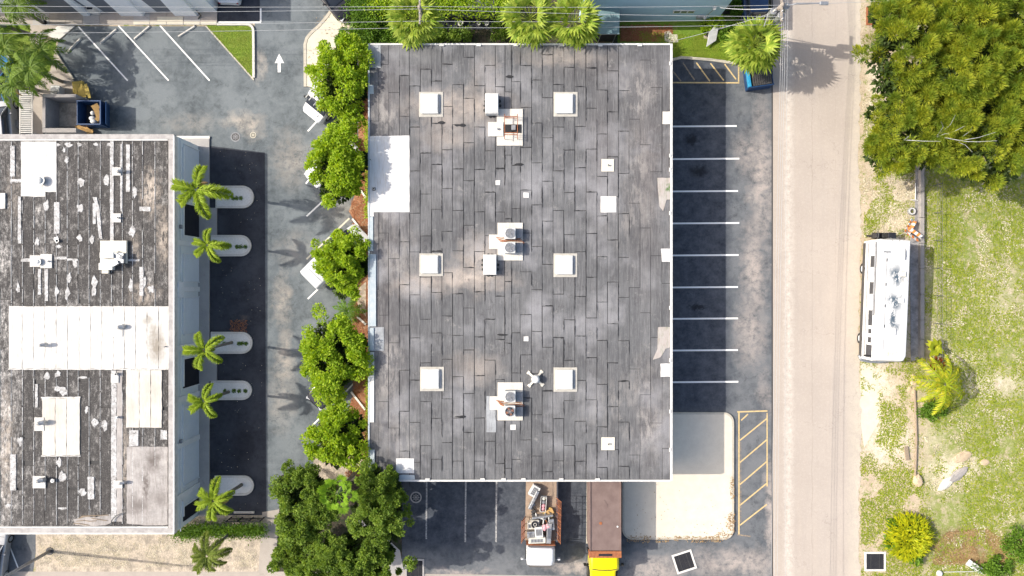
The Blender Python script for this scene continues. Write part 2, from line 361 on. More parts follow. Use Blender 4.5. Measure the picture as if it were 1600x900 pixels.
M['bluecar'] = simple('blue_car_paint', (.02,.16,.42), (.03,.2,.48), 1.5, .3, coat=.5, bump=0)
M['white_car'] = simple('white_car_paint', (.66,.67,.68), (.60,.61,.62), 1.5, .3, coat=.5, bump=0)
M['grey_car'] = simple('grey_car_paint', (.15,.16,.17), (.12,.12,.13), 1.5, .3, coat=.5, bump=0, metal=.3)
M['silver_car'] = simple('silver_car_paint', (.42,.43,.44), (.36,.37,.38), 1.5, .3, coat=.5, bump=0, metal=.4)
M['black_car'] = simple('black_car_paint', (.02,.02,.024), (.03,.03,.034), 1.5, .25, coat=.6, bump=0)
M['navy_car'] = simple('dark_blue_car_paint', (.015,.035,.09), (.02,.05,.12), 1.5, .25, coat=.6, bump=0)
M['yellow_cab'] = simple('yellow_cab_paint', (.76,.66,.0), (.7,.58,.0), 1.5, .35, coat=.4, bump=0)
M['glass'] = simple('dark_tinted_glass', (.03,.035,.045), (.04,.045,.055), 1, .08, bump=0, spec=.8)
M['lens'] = simple('clear_lens', (.6,.62,.65), (.5,.5,.52), 3, .1, spec=.8)
M['red_lens'] = simple('red_lens', (.4,.02,.02), (.3,.01,.01), 3, .2, spec=.6)
M['lamp_glass'] = simple('frosted_lens', (.55,.56,.55), (.45,.46,.46), 3, .3)
M['door'] = simple('pale_roller_door', (.68,.73,.77), (.62,.67,.71), 2, .6)
M['facade'] = simple('pale_blue_stucco', (.74,.78,.80), (.68,.73,.75), 1.2, .85, world=True)
M['facade_white'] = simple('white_grey_stucco', (.78,.79,.80), (.70,.72,.73), 1.2, .85, world=True)
M['dark_void'] = simple('dark_interior', (.012,.014,.022), (.02,.022,.03), 2, .9)
M['blue_wall'] = simple('powder_blue_stucco', (.46,.62,.68), (.40,.56,.62), .9, .85, world=True)
M['teal_roof'] = simple('teal_grey_sheet', (.20,.31,.33), (.16,.25,.27), 1.5, .7)
M['bark'] = simple('grey_bark', (.22,.18,.14), (.13,.105,.08), 6, .95, bump=.5)
M['palm_bark'] = simple('ringed_palm_bark', (.26,.24,.21), (.16,.145,.12), 3, .95, stretch=(1,1,9), bump=.5)
M['petiole'] = simple('green_stalk', (.22,.28,.05), (.3,.33,.1), 5, .6)
M['dry_leaf'] = simple('dry_leaf', (.3,.19,.09), (.42,.28,.14), 8, .9)
M['orange_paint'] = simple('orange_reflective', (.75,.25,.06), (.65,.2,.05), 4, .5)
M['rubber_grey'] = simple('dusty_tyre', (.3,.3,.3), (.2,.2,.2), 4, .9)
M['stone'] = simple('pale_stone', (.55,.44,.3), (.42,.33,.22), 4, .9, bump=.5)
M['wire'] = simple('pale_cable', (.42,.43,.44), (.36,.37,.38), 2, .6)
M['dark_wire'] = simple('dark_cable', (.1,.1,.1), (.13,.13,.13), 2, .6)
M['wood_pole'] = simple('grey_utility_pole_wood', (.34,.30,.26), (.24,.21,.18), 4, .9, stretch=(4,4,.5))
M['leaf'] = leafmat('bright_green_leaves', (.22,.38,.014), (.46,.57,.045), (.12,.23,.010), trans=.44, nscale=2.2, clump=.5)
M['leaf_dark'] = leafmat('deep_green_leaves', (.12,.22,.025), (.29,.39,.055), (.06,.12,.014), trans=.38, clump=.6)
M['leaf_pine'] = leafmat('olive_gold_needles', (.19,.27,.02), (.47,.47,.045), (.08,.16,.018), trans=.35, nscale=.9, clump=.75)
M['leaf_palm'] = leafmat('lime_palm_leaflets', (.22,.33,.014), (.34,.42,.03), (.12,.22,.01), nscale=2.5)
M['leaf_coco'] = leafmat('green_palm_leaflets', (.09,.17,.018), (.20,.29,.035), (.05,.11,.01), nscale=2.5)
M['leaf_palmd'] = leafmat('dull_palm_leaflets', (.13,.19,.02), (.24,.29,.05), (.07,.11,.01), nscale=2.5)
M['leaf_fan'] = leafmat('yellow_green_fan_leaves', (.13,.24,.015), (.46,.53,.08), (.06,.12,.01), nscale=2.5, clump=.55)
M['leaf_fan2'] = leafmat('bright_fan_leaves', (.14,.30,.012), (.26,.40,.02), (.07,.17,.008), nscale=2.5)
M['leaf_gold'] = leafmat('golden_strap_leaves', (.36,.42,.008), (.62,.58,.012), (.14,.22,.008), nscale=3, clump=.5)
M['leaf_yellowgreen'] = leafmat('sunburnt_palm_leaflets', (.26,.35,.014), (.55,.50,.03), (.10,.2,.01), nscale=2)
M['leaf_red'] = leafmat('red_bromeliad_leaves', (.25,.05,.02), (.32,.12,.03), (.15,.02,.02), nscale=3)
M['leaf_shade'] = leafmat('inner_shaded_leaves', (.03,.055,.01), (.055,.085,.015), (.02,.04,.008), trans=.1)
M['hedge'] = leafmat('hedge_leaves', (.08,.18,.012), (.17,.29,.03), (.04,.09,.008))
M['grass'] = leafmat('grass_blades', (.17,.26,.010), (.40,.42,.05), (.16,.23,.015), trans=.2, nscale=.8)
M['grass_green'] = leafmat('green_grass_blades', (.14,.26,.012), (.28,.36,.04), (.2,.22,.03), trans=.2, nscale=1)
M['straw'] = leafmat('straw_litter', (.50,.44,.30), (.78,.72,.56), (.34,.28,.15), trans=.1)
M['litter'] = leafmat('brown_leaf_litter', (.26,.16,.07), (.46,.34,.18), (.2,.1,.03), trans=.1)
M['red_litter'] = leafmat('red_brown_litter', (.30,.10,.04), (.42,.2,.1), (.2,.08,.03), trans=.1)

# ---------------------------------------------------------------- the ground, the roads and the lots
def sheet(name, pts, z, m, parent=None, px=True, kind='structure'):
    b = MB(); b.poly([(x, y, z) for x, y in (gp(pts) if px else pts)]); o = b.build(name, M[m], parent)
    bm = bmesh.new(); bm.from_mesh(o.data); bmesh.ops.triangulate(bm, faces=bm.faces)
    for f in bm.faces:
        if f.normal.z < 0: f.normal_flip()
    bm.to_mesh(o.data); bm.free()
    if parent is None: o['kind'] = kind
    return o
def slab(name, pts, z0, z1, m, parent=None, bevel=.02, px=True):
    o = MB().prism(gp(pts) if px else pts, z0, z1).build(name, M[m], parent, bevel=bevel)
    if parent is None: o['kind'] = 'structure'
    return o
def line(name, x0, y0, x1, y1, wd, m, parent, z):
    a, b = W(x0, y0), W(x1, y1); d = (b-a); L = d.length
    o = MB().box((0,0,0), (L, wd, .004)).build(name, M[m], parent, ((a.x+b.x)/2, (a.y+b.y)/2, z), (0,0,math.atan2(d.y, d.x)))
    return o
def kerb(name, pts, wd, h, m, parent=None, z=0.0, px=True, closed=False):
    """kerb band following a line of points"""
    P = [Vector((*p, 0)) for p in (gp(pts) if px else pts)]; n = len(P); L = []; Rr = []
    for i in range(n):
        a = P[i-1] if (i or closed) else P[0]; b = P[(i+1) % n] if (i < n-1 or closed) else P[-1]
        t = (b-a).normalized(); s = Vector((-t.y, t.x, 0))*wd/2; L.append(P[i]+s); Rr.append(P[i]-s)
    mb = MB(); v = []
    for i in range(n): v += [(L[i].x, L[i].y, z), (L[i].x, L[i].y, z+h), (Rr[i].x, Rr[i].y, z+h), (Rr[i].x, Rr[i].y, z)]
    mb.v = v
    for i in range(n if closed else n-1):
        a = 4*i; b = 4*((i+1) % n)
        for q in ((0,1),(1,2),(2,3)): mb.f.append((a+q[0], b+q[0], b+q[1], a+q[1]))
    if not closed: mb.f += [(0,1,2,3), (4*n-1,4*n-2,4*n-3,4*n-4)]
    o = mb.build(name, M[m], parent)
    bm = bmesh.new(); bm.from_mesh(o.data); bmesh.ops.recalc_face_normals(bm, faces=bm.faces); bm.to_mesh(o.data); bm.free()
    if parent is None: o['kind'] = 'structure'
    return o

ground = sheet('ground', [(-9000,-9000),(9000,-9000),(9000,9000),(-9000,9000)], 0, 'soil')
_rr = random.Random(5)
road = sheet('road', [(1206,-3000),(1344,-3000)] + [(1344 + _rr.uniform(-2.6,1.6) + 2*math.sin(y*.021), y) for y in range(-60, 960, 7)] + [(1346,3000),(1206,3000)], .012, 'road')
side_street = sheet('side_street', [(-3000,893),(430,893),(630,896),(1206,905),(1206,1060),(-3000,1060)], .008, 'walk_tan')
driveway = sheet('driveway', [(119,41),(575,41),(575,1000),(430,1000),(430,893),(400,893),(412,840),(412,810),(-60,810),(-60,140),(115,140),(115,125),(88,78),(91,65)], .004, 'lot_left')
sheet('driveway_arm', [(398,-600),(580,-600),(580,41),(398,41)], .0045, 'lot_left', driveway)
sheet('dark_shaded_bay', [(328,228),(414,238.5),(416,806),(328,806)], .008, 'lot_bay', driveway)  # painted shade: dark sheet cut to the left building's cast shadow
sheet('dark_shaded_bay', [(340,-200),(406,-200),(406,34),(340,34)], .008, 'lot_bay', driveway)
sheet('lower_left_asphalt', [(-300,820),(56,820),(56,862),(52,893),(-300,893)], .006, 'lot_right')
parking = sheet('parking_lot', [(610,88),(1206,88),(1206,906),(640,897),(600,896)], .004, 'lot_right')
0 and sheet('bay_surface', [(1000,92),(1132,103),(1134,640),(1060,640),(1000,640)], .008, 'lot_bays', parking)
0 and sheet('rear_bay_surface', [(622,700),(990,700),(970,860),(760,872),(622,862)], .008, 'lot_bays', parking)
line('seam', 1206.5, -400, 1206.5, 940, .10, 'dark_metal', road, .016)

# markings of the left lot
for a in ((122,41,199.5,126),(185,40,263.5,126),(250,40,327.5,126)): line('parking_line', *a, .11, 'white_line', driveway, .01)
for a in ((481,205,503,181),(478,287,505,252),(479,338,508,311),(481,467,507,442),(487,666,552,600)): line('parking_line', *a, .12, 'white_line', driveway, .01)
line('parking_line', 479, 405, 546, 341, .13, 'walk_pale', driveway, .012)
line('parking_line', 341, 35, 408, 35, .13, 'white_line', driveway, .014); line('parking_line', 407.5, 13, 407.5, 33.6, .13, 'white_line', driveway, .014)
ar = MB(); ar.poly([(*q, .012) for q in gp([(429.5,98.5),(444,98.5),(436.3,84)])][::-1]); ar.poly([(*q, .012) for q in gp([(434,98.5),(438.6,98.5),(438.6,113),(434,113)])][::-1])
ar.build('direction_arrow', M['white_line'], driveway)
# markings of the right lot
for y, x in ((197.5,1151),(248.5,1155),(299,1153),(349,1155),(399,1154),(449,1153),(498,1153),(547.5,1153),(597,1153.5)):
    line('parking_line', 1020, y+.4, x, y-.6, .13, 'white_line', parking, .013)
for x, y0, y1, m in ((667,730,842,'worn_line'),(728,730,847,'worn_line'),(776,730,847,'worn_line'),(871,730,847,'walk_white'),(918,730,849,'walk_pale')):
    line('parking_line', x, y0, x-1, y1, .12, m, parking, .013)
for a in ((1030,129,1155,129.5),(1154,101,1154,128),(1132,100,1150,124),(1110,99,1131,126),(1088,98,1109,127)): line('hatch_line', *a, .10, 'yellow_line', parking, .012 + .001*random.random())
for a in ((1067,98,1085,125),(1046,105,1064,127)): line('hatch_line', *a, .1, 'yellow_faint', parking, .0125)
line('hatch_line', 1154.5, 643, 1154.5, 836, .11, 'yellow_line', parking, .012); line('hatch_line', 1157.5, 690, 1157.5, 815, .05, 'yellow_faint', parking, .012)
line('hatch_line', 1152, 643.5, 1199, 642, .11, 'yellow_line', parking, .0135); line('hatch_line', 1198.5, 645, 1198.5, 760, .09, 'yellow_line', parking, .012)
line('hatch_line', 1152, 835.5, 1173, 838, .1, 'yellow_faint', parking, .013)
for a in ((1156,688,1198,654),(1156,722.6,1198,687),(1156,757,1198,721),(1156,789.5,1198,755),(1156,820.6,1198,788),(1158,656.7,1168.6,647)): line('hatch_line', *a, .1, 'yellow_line', parking, .0145)

# raised concrete apron in the corner of the big building
apron = slab('concrete_apron', rrect(974,646,1144,840,14), 0, .13, 'pad', bevel=.03)
kerb('kerb', rrect(973.5,645.5,1144.5,840.5,14), .16, .145, 'kerb', apron, closed=True)
# left building: walkway round it and kerbed islands
walk = slab('walkway', [(-300,213.5),(328,213.5),(328,291),(328,325),(339.5,325),(339.5,368),(328,368.5),(328,552),(339.5,552),(339.5,595),(328,595.5),(328,806),(-300,806)], 0, .12, 'walk_grey', bevel=.015)
slab('walk_edge', [(-300,213),(328.6,213),(328.6,217),(-300,217)], .12, .128, 'walk_white', walk, 0)
ISL = [(338,291,397,325),(330,368,393,400),(330,519,395,552),(330,595,394,624),(336,743,397,773)]
soilm = simple('crushed_white_gravel', (.78,.76,.71), (.66,.64,.59), 9, .9, bump=.5, world=True)
islands = []
for (x0,y0,x1,y1) in ISL:
    r = (y1-y0)/2; cy = (y0+y1)/2
    pts = [(x0, y0)] + arc(x1-r, cy, r, -90, 90, 12) + [(x0, y1)]
    isl = slab('kerbed_island', pts, .0, .10, 'walk_white', bevel=.01); isl.data.materials.clear(); isl.data.materials.append(soilm)
    kp = [(x0+1, y0+1)] + arc(x1-r, cy, r-1.2, -90, 90, 12) + [(x0+1, y1-1)]
    kerb('kerb', kp, .17, .15, 'kerb_white', isl, closed=(x0 > 335)); islands.append(isl)
# top-left: the front walk of the building behind, its slabs
front_walk = slab('front_walk', [(-300,14),(340,14),(340,38),(-300,38)], 0, .08, 'walk_tan', bevel=0)
for k in range(11):
    x0 = 52 + k*26.2
    slab('paving_slab', [(x0+.5,21.5),(x0+25.8,21.5),(x0+25.8,34 if k > 3 else 39.5),(x0+.5,34 if k > 3 else 39.5)], .08, .10, 'walk_tan' if k % 3 else 'walk_grey', front_walk, .01)
for k in range(5):
    x0 = 209 + k*26.2
    slab('paving_slab', [(x0+.5,34.6),(x0+25.6,34.6),(x0+25.6,39.5),(x0+.5,39.5)], .08, .11, 'walk_pale', front_walk, .01)
slab('paving_slab', [(247,27),(287,27),(287,34),(247,34)], .1, .113, 'walk_pale', front_walk, 0)
tanwalk = slab('corner_path', [(48,22),(119,40.5),(88,64),(75,56),(62,70),(48,66)], 0, .06, 'walk_tan', bevel=.01)
slab('paving_slab', [(91,41),(118.5,41),(92,63.5),(74,55.5)], .06, .075, 'walk_white', tanwalk, .01)
# paved strip beside the enclosure
side_path = slab('side_path', [(86,81),(116,124),(116,147),(68,147),(68,212),(50,212),(50,140),(80,110)], 0, .07, 'walk_tan', bevel=.01)
kerb('kerb', [(86,80),(116,124.5)], .14, .16, 'kerb', side_path)
sheet('left_yard', [(-300,140),(52,140),(52,212),(-300,212)], .005, 'walk_grey')
sheet('grass_verge', [(-300,36),(48,36),(50,66),(62,70),(88,64),(86,80),(70,140),(-300,140)], .004, 'turf')
# grass island by the arrow
tri = sheet('grass_island', [(322,40),(388,40),(396,47),(397,125)], .03, 'turf')
kerb('kerb', [(340,38.5),(385,38.5)] + arc(386,49,10.5,-90,0,5) + [(396.8,72),(397,122)], .18, .13, 'kerb_white', tri)
kerb('kerb', [(322,41),(397,125)], .1, .06, 'kerb', tri)
# pale walkway above the parked van
pw = [(478,135),(477,68)] + [(479,60),(486,52),(497,43),(511,28),(520,16),(532,11),(548,12),(558,18),(564,27),(566,45),(560,90),(510,140)]
pale = slab('corner_walkway', pw, 0, .10, 'walk_pale', bevel=.02)
kerb('kerb', [(477.5,136),(477,70),(480,60),(487,51.5),(498,42),(511,27),(519,16)], .22, .13, 'kerb', pale)
slab('walk_joint', [(479,80),(545,80),(545,80.8),(479,80.8)], .1, .104, 'walk_grey', pale, 0)
# planting strip between lot and big building
strip = sheet('planting_strip', [(560,90),(600,60),(600,760),(530,780),(520,740),(545,640),(556,600),(546,560),(552,490),(556,470),(560,440),(574,372),(552,342),(545,330),(560,290)], .018, 'mulch')
for a, b, c, d in ((551,342,573,370),(563,296,573,311),(558,494,572,507),(549,612,571,640)): line('timber_edge', a, b, c, d, .14, 'walk_white', strip, .07).scale.z = 30
sheet('sandy_patch', [(488,700),(560,690),(585,740),(548,752),(492,752)], .022, 'dirt'); sheet('tree_bed', [(440,742),(600,742),(628,762),(628,893),(430,893)], .0195, 'darksoil')
slab('kerb_path', [(556,455),(572,440),(572,495),(560,480)], 0, .05, 'dirt', strip, .01)
# behind the big building
back = sheet('back_yard', [(560,-300),(1205,-300),(1205,92),(560,92)], .010, 'darksoil')
sheet('lawn', [(965,30),(1205,20),(1205,80),(1150,98),(1052,90),(1000,100),(965,90)], .016, 'turf')
kb = kerb('kerb', [(1030,92),(1052,93.5),(1064,90.5),(1078,91.5),(1110,94),(1149,99.5)], .2, .13, 'kerb')
sheet('rear_asphalt', [(688,-60),(792,-60),(792,46),(688,46)], .02, 'lot_bay')
# bottom-left dirt verge
sheet('dirt_verge', [(56,805),(412,805),(408,893),(56,893)], .012, 'dirt')
dw = sheet('concrete_apron_path', [(410,800),(470,790),(520,850),(640,893),(640,1060),(395,1060),(404,893)], .016, 'walk_tan')
sheet('light_patch', [(560,800),(625,860),(632,897),(560,897)], .02, 'walk_grey')
# concrete strip along the east lot
cs = slab('concrete_strip', [(1430,262),(1437,262),(1437,285),(1436,350),(1437,562),(1423,564),(1421,380),(1429,345)], 0, .05, 'grimy', bevel=.01)
verge = sheet('sand_verge', [(1346,560),(1362,562),(1370,600),(1378,650),(1350,700),(1342,640)], .006, 'walk_pale')
# ---------------------------------------------------------------- the big building and its roof of rolled sheets
Z = 4.0
def roofmat():
    g = NG('grey_cap_sheet'); p = g.pos(); d = g.dpos(3.0, .5); d2 = g.dpos(2.2, 1.2)
    r = g.n('ShaderNodeObjectInfo').outputs['Random']
    base = g.mix(g.ramp(g.noise(p, .5, 5, .6), .35, .65), (.078,.081,.086), (.138,.142,.149))
    base = g.mix(g.ramp(r, 0, 1, 0, .22), base, (.24,.238,.24))
    pur = g.blobs(d, [(600,420,60,420),(1010,250,50,260),(940,240,40,180,.8),(1020,660,40,120,.8),(600,150,50,110),(690,240,60,120,.4),(930,100,120,50,.7)], z=Z, soft=.9)
    base = g.mix(g.math('MULTIPLY', pur, .8), base, (.118,.106,.106))
    ston = g.math('MULTIPLY', g.blobs(d2, [(720,165,110,34),(700,180,40,50,.6),(735,435,90,26),(660,446,60,24,.8),(750,410,50,60,.7),(700,215,60,30,.5),(740,575,60,34,.6),(880,90,90,16,.5),(760,150,30,90,.6)], z=Z, soft=.9), g.ramp(g.noise(p, .6, 5, .6), .2, .5))
    base = g.mix(g.math('MULTIPLY', ston, 1.0), base, (.50,.43,.37))
    pat = g.math('MULTIPLY', g.blobs(d2, [(600,180,34,44),(598,340,26,90),(615,400,60,60,.9),(605,560,34,60),(620,690,50,60,.8),(605,610,30,90,.8),(1000,150,34,60),(995,270,30,110,.8),(1010,670,40,60),(1005,600,30,70,.7),(985,340,50,60,.5),(960,630,60,70,.5)], z=Z, soft=.9), g.ramp(g.noise(p, 1.4, 8, .75, stretch=(1.5,.45,1)), .46, .56))
    base = g.mix(g.math('MULTIPLY', pat, .75), base, (.42,.39,.36))
    dk = g.math('MULTIPLY', g.blobs(d2, [(598,118,18,12),(640,110,70,16,.7),(600,225,20,30,.6),(600,470,14,50,.7),(602,670,30,40,.8),(640,715,40,20,.7),(760,170,16,20),(825,720,160,20,.4),(728,365,24,12),(596,380,12,26)], z=Z, soft=.8), g.ramp(g.noise(p, 1.8, 7, .8), .35, .55))
    base = g.mix(g.math('MULTIPLY', dk, .75), base, (.045,.04,.045))
    blot = g.ramp(g.noise(p, .28, 3, .5), .45, .68); base = g.mix(g.math('MULTIPLY', blot, .6), base, (.065,.066,.07)); soot = g.ramp(g.noise(d2, .9, 8, .75), .56, .68); base = g.mix(g.math('MULTIPLY', soot, .6), base, (.045,.044,.047)); scf = g.ramp(g.noise(g.n('ShaderNodeVectorMath', {0: p, 1: (17, 23, 0)}, operation='ADD').outputs[0], 1.1, 9, .8), .58, .68); base = g.mix(g.math('MULTIPLY', scf, .5), base, (.34,.33,.31))
    pale = g.ramp(g.noise(g.n('ShaderNodeVectorMath', {0: p, 1: (9, 4, 0)}, operation='ADD').outputs[0], .32, 4, .55), .5, .7); base = g.mix(g.math('MULTIPLY', pale, .6), base, (.36,.36,.38))
    strk = g.noise(p, 2.6, 6, .75, stretch=(3.4,.28,1)); base = g.mix(g.ramp(strk, .45, .7, 0, .35), base, (.36,.355,.35)); base = g.mix(g.ramp(strk, .45, .28, 0, .35), base, (.11,.108,.115))
    fine = g.noise(p, 17, 4, .8); base = g.mix(g.ramp(fine, .3, .7, 0, .38), base, (.075,.072,.078))
    sp = g.ramp(g.noise(p, 7, 5, .9), .69, .78); base = g.mix(g.math('MULTIPLY', sp, .5), base, (.42,.40,.38))
    return g.done(base, .9, 0, fine, .4, .01)
M['cap'] = roofmat()
def whitecoat(name, a, b, stains, z=Z, drt=(.42,.36,.28)):
    g = NG(name); p = g.pos(); d = g.dpos(1.0, 2.5)
    col = g.mix(g.ramp(g.noise(p, 1.0, 7, .75), .35, .7), a, b)
    if stains: col = g.mix(g.math('MULTIPLY', g.blobs(d, stains, z=z, soft=.8), g.ramp(g.noise(p, 3, 6, .7, stretch=(2,.4,1)), .2, .45)), col, drt)
    st = g.ramp(g.noise(p, 3.2, 7, .8, stretch=(3,.3,1)), .48, .64); col = g.mix(g.math('MULTIPLY', st, .5), col, drt)
    sp = g.ramp(g.noise(p, 7, 5, .9), .76, .8); col = g.mix(g.math('MULTIPLY', sp, .6), col, (.2,.18,.16))
    return g.done(col, .8, 0, g.noise(p, 14, 4, .7), .2, .01)
M['coat'] = whitecoat('white_roof_coating', (.66,.66,.66), (.60,.60,.59), None)
M['coat_worn'] = whitecoat('worn_translucent_coating', (.36,.38,.40), (.25,.26,.27), None, drt=(.15,.14,.14))
M['coat_pink'] = whitecoat('worn_pinkish_coating', (.36,.31,.285), (.44,.41,.39), [(1046,292,6,8)], drt=(.1,.16,.06))
M['coat_cream'] = whitecoat('cream_pad_coating', (.64,.62,.57), (.56,.53,.47), None)
M['tar'] = simple('black_roof_tar', (.018,.018,.02), (.03,.03,.032), 5, .5, world=True)
M['trim'] = simple('white_roof_trim', (.70,.69,.66), (.52,.51,.49), 3, .7, world=True, lo=.4, hi=.7)
M['trim_blue'] = simple('pale_blue_grey_trim', (.36,.43,.47), (.46,.50,.52), 3, .7, world=True)

def Q(x0, y0, x1, y1, z=Z):  # photo rect at height z -> centre and size in metres
    a, b = W(x0, y0, z), W(x1, y1, z); return ((a.x+b.x)/2, (a.y+b.y)/2), (abs(b.x-a.x), abs(b.y-a.y))
def qbox(name, r, z0, z1, mat, parent, bevel=0, zref=None):
    c, d = Q(*r, z=z1 if zref is None else zref)
    return MB().box((c[0], c[1], (z0+z1)/2), (d[0], d[1], z1-z0)).build(name, M[mat] if isinstance(mat, str) else mat, parent, bevel=bevel)
bc, bd = Q(576, 69, 1050, 751)
B = empty('commercial_building', (bc[0], bc[1], 0), 0, 'wide flat-roofed building in the middle, covered in staggered grey roofing sheets', 'building')
def local(o):  # keep world place under a moved parent
    o.location = Vector(o.location) - Vector((bc[0], bc[1], 0)); return o
bx0, by0, bx1, by1 = bc[0]-bd[0]/2, bc[1]-bd[1]/2, bc[0]+bd[0]/2, bc[1]+bd[1]/2
wm = MB()
wm.box((bc[0], bc[1], 1.93), (bd[0]-.3, bd[1]-.3, 3.86)); local(wm.build('wall', M['facade_white'], B))
deck = local(MB().box((bc[0], bc[1], 3.93), (bd[0], bd[1], .12)).build('roof', M['tar'], B))
for i in range(6):   # doors in the walls toward the lots
    y = by0 + 4 + i*5.1
    local(MB().box((bx1-.14, y, 1.1), (.06, 1.0, 2.2)).build('door', M['grey_metal'], B, bevel=.01))
    local(MB().box((bx1-.14, y+1.9, 1.6), (.05, 1.6, 1.2)).build('window', M['glass'], B, bevel=.01))
for i in range(4):
    local(MB().box((bx0+3+i*5.2, by0+.14, 1.4), (3.0, .05, 2.8)).build('roller_door', M['door'], B, bevel=.01))
unit_sheet = MB().box((0,0,0), (1,1,1)).mesh('roofing_sheet'); unit_sheet.materials.append(M['cap'])
cols = [578,592,607,624,640,656.5,674,690.5,707,724,741,757.5,774,788.8,799.2,813,830.5,847,864,881,898,915.5,932.5,949,966,983,1000,1016.5,1034.5,1048.5]
phase = {640:200,656.5:238,674:260,690.5:232,707:197,724:220,741:263,757.5:235,774:266,799.2:194,813:231,830.5:257,847:216.6,864:198.7,881:236.8,898:200,915.5:235,932.5:208,949:243,966:270}
seams = MB(); nsheet = 0
def seam(x0, y0, x1, y1, w, zz=.02):
    n = max(3, int((abs(x1-x0)+abs(y1-y0))/3.2)); a, b = W(x0, y0, Z), W(x1, y1, Z); t = (b-a).normalized(); s = Vector((-t.y, t.x, 0))
    P = []
    for i in range(n+1):
        q = a + (b-a)*i/n + s*random.uniform(-.015,.015); ww = w*random.uniform(.35,1.25)*(0.35 if i in (0, n) else 1)
        P.append((q + s*ww/2, q - s*ww/2))
    for i in range(n):
        seams.poly([(*P[i][1][:2], Z+zz), (*P[i+1][1][:2], Z+zz), (*P[i+1][0][:2], Z+zz), (*P[i][0][:2], Z+zz)])
for ci in range(len(cols)-1):
    x0, x1 = cols[ci], cols[ci+1]; edge = x0 < 624 or x0 >= 983; ridge = abs(x0-788.8) < .1
    step = 131 if edge else (98 if ridge else 65.3)
    ph = phase.get(x0, 190 + (ci*41.7) % step); y = ph - step*5; ys = []
    while y < 751:
        if y > 78: ys.append(y + random.uniform(-3, 3))
        y += step
    ys = [70.5] + ys + [749.5]
    if len(ys) > 2 and ys[-1]-ys[-2] < 12: ys.pop(-2)
    for j in range(len(ys)-1):
        a, b = ys[j], ys[j+1]; gx = .045 if not edge else .022
        c, d = Q(x0+random.uniform(-.35,.35), a, x1+random.uniform(-.35,.35), b); zt = random.uniform(.004, .014) + (.02 if ridge else 0)
        o = link('roofing_sheet', unit_sheet, None, deck, (c[0] + random.uniform(-.008,.008), c[1], Z - .01 + zt/2 + .004), (0,0,random.uniform(-.0012,.0012)), (d[0]-gx*random.uniform(.35,1.1), d[1]-.035, .024+zt))
        nsheet += 1
        if j and not edge:
            k = random.random(); w_ = .045 if k < .6 else (.075 if k < .93 else .12)
            seam(x0 + random.choice((-.3,-.3,0,4)), a, x1 - random.choice((-.3,-.3,0,5)), a + random.uniform(-.8,.8), w_, .034 + (.012 if ridge else 0))
            if random.random() < .8:
                s_ = random.choice((-1, 1)); xx = x0 if s_ < 0 else x1
                seam(xx, a, xx, a + random.uniform(8, 40), .055, .036)
        if not edge and random.random() < .5:
            y0 = random.uniform(a, b); seam(x0, y0, x0, min(b, y0 + random.uniform(10, 45)), random.choice((.03,.045,.07)), .037)
for i in range(26):
    y0 = random.uniform(75, 720); xx = random.choice((788.8, 799.2)); seam(xx, y0, xx, min(748, y0+random.uniform(8,40)), .06, .05)
for r in ((684,192,692,.2),(710,196,724,.2),(790,120,798,.2),(804,257,814,.16),(777,523,790,.14),(711,651,724,.18)):
    seam(r[0], r[1], r[2]+4, r[1], r[3], .045)
so = seams.build('tar_seam', M['tar'], deck); so['kind'] = 'stuff'
# white and worn coatings painted on the roof
def patch(pts, mat, name='roof_patch', z=.026, parent=None):
    n = len(pts); pp = []
    for i in range(n):
        a, b = pts[i], pts[(i+1) % n]; m = max(1, int(math.dist(a, b)/6))
        for k in range(m): pp.append((a[0]+(b[0]-a[0])*k/m + random.uniform(-.35,.35), a[1]+(b[1]-a[1])*k/m + random.uniform(-.35,.35)))
    return MB().prism([tuple(W(x, y, Z)[:2]) for x, y in pp], Z, Z+z).build(name, M[mat], parent or deck)
patch([(575,213),(640,212),(640,331.5),(584,331.5),(584,338),(575,338)], 'coat', z=.038)
patch([(577,70),(595,70),(595,106),(577,106)], 'coat_worn', z=.04); patch([(577,133),(584,133),(584,147),(577,147)], 'trim_blue', z=.04)
patch([(584,511),(600,511),(600,548),(584,548)], 'coat_worn', z=.042); patch([(619,716),(647,716),(647,739),(619,739)], 'coat', z=.042)
patch([(624,742),(648,742),(648,749),(624,749)], 'trim_blue', z=.04)
patch([(1035,174.5),(1047,174.5),(1047,194),(1035,194)], 'coat_cream', z=.042); patch([(1033,388.5),(1048,388.5),(1048,409),(1034,409)], 'coat', z=.042)
patch([(1027,278),(1047,278),(1047,312),(1041,312),(1036,330),(1030,322)], 'coat_pink', z=.042); patch([(1028,511),(1048,511),(1048,542),(1040,545),(1032,558),(1020,562),(1027,545)], 'coat_pink', z=.042)
patch([(1032,568),(1048,568),(1048,588.5),(1032,588.5)], 'coat', z=.043); patch([(760,619),(775,619),(775,675),(760,675)], 'coat_worn', z=.036)
for r in ((774.5,282,781.5,289),(818,301,826,309),(818,525.5,825.5,533),(797.5,663.5,806,671.5)): patch([(r[0],r[1]),(r[2],r[1]),(r[2],r[3]),(r[0],r[3])], 'coat', 'small_patch', z=.046)
patch([(938.5,307),(963,307),(963,332),(938.5,332)], 'coat', z=.045)
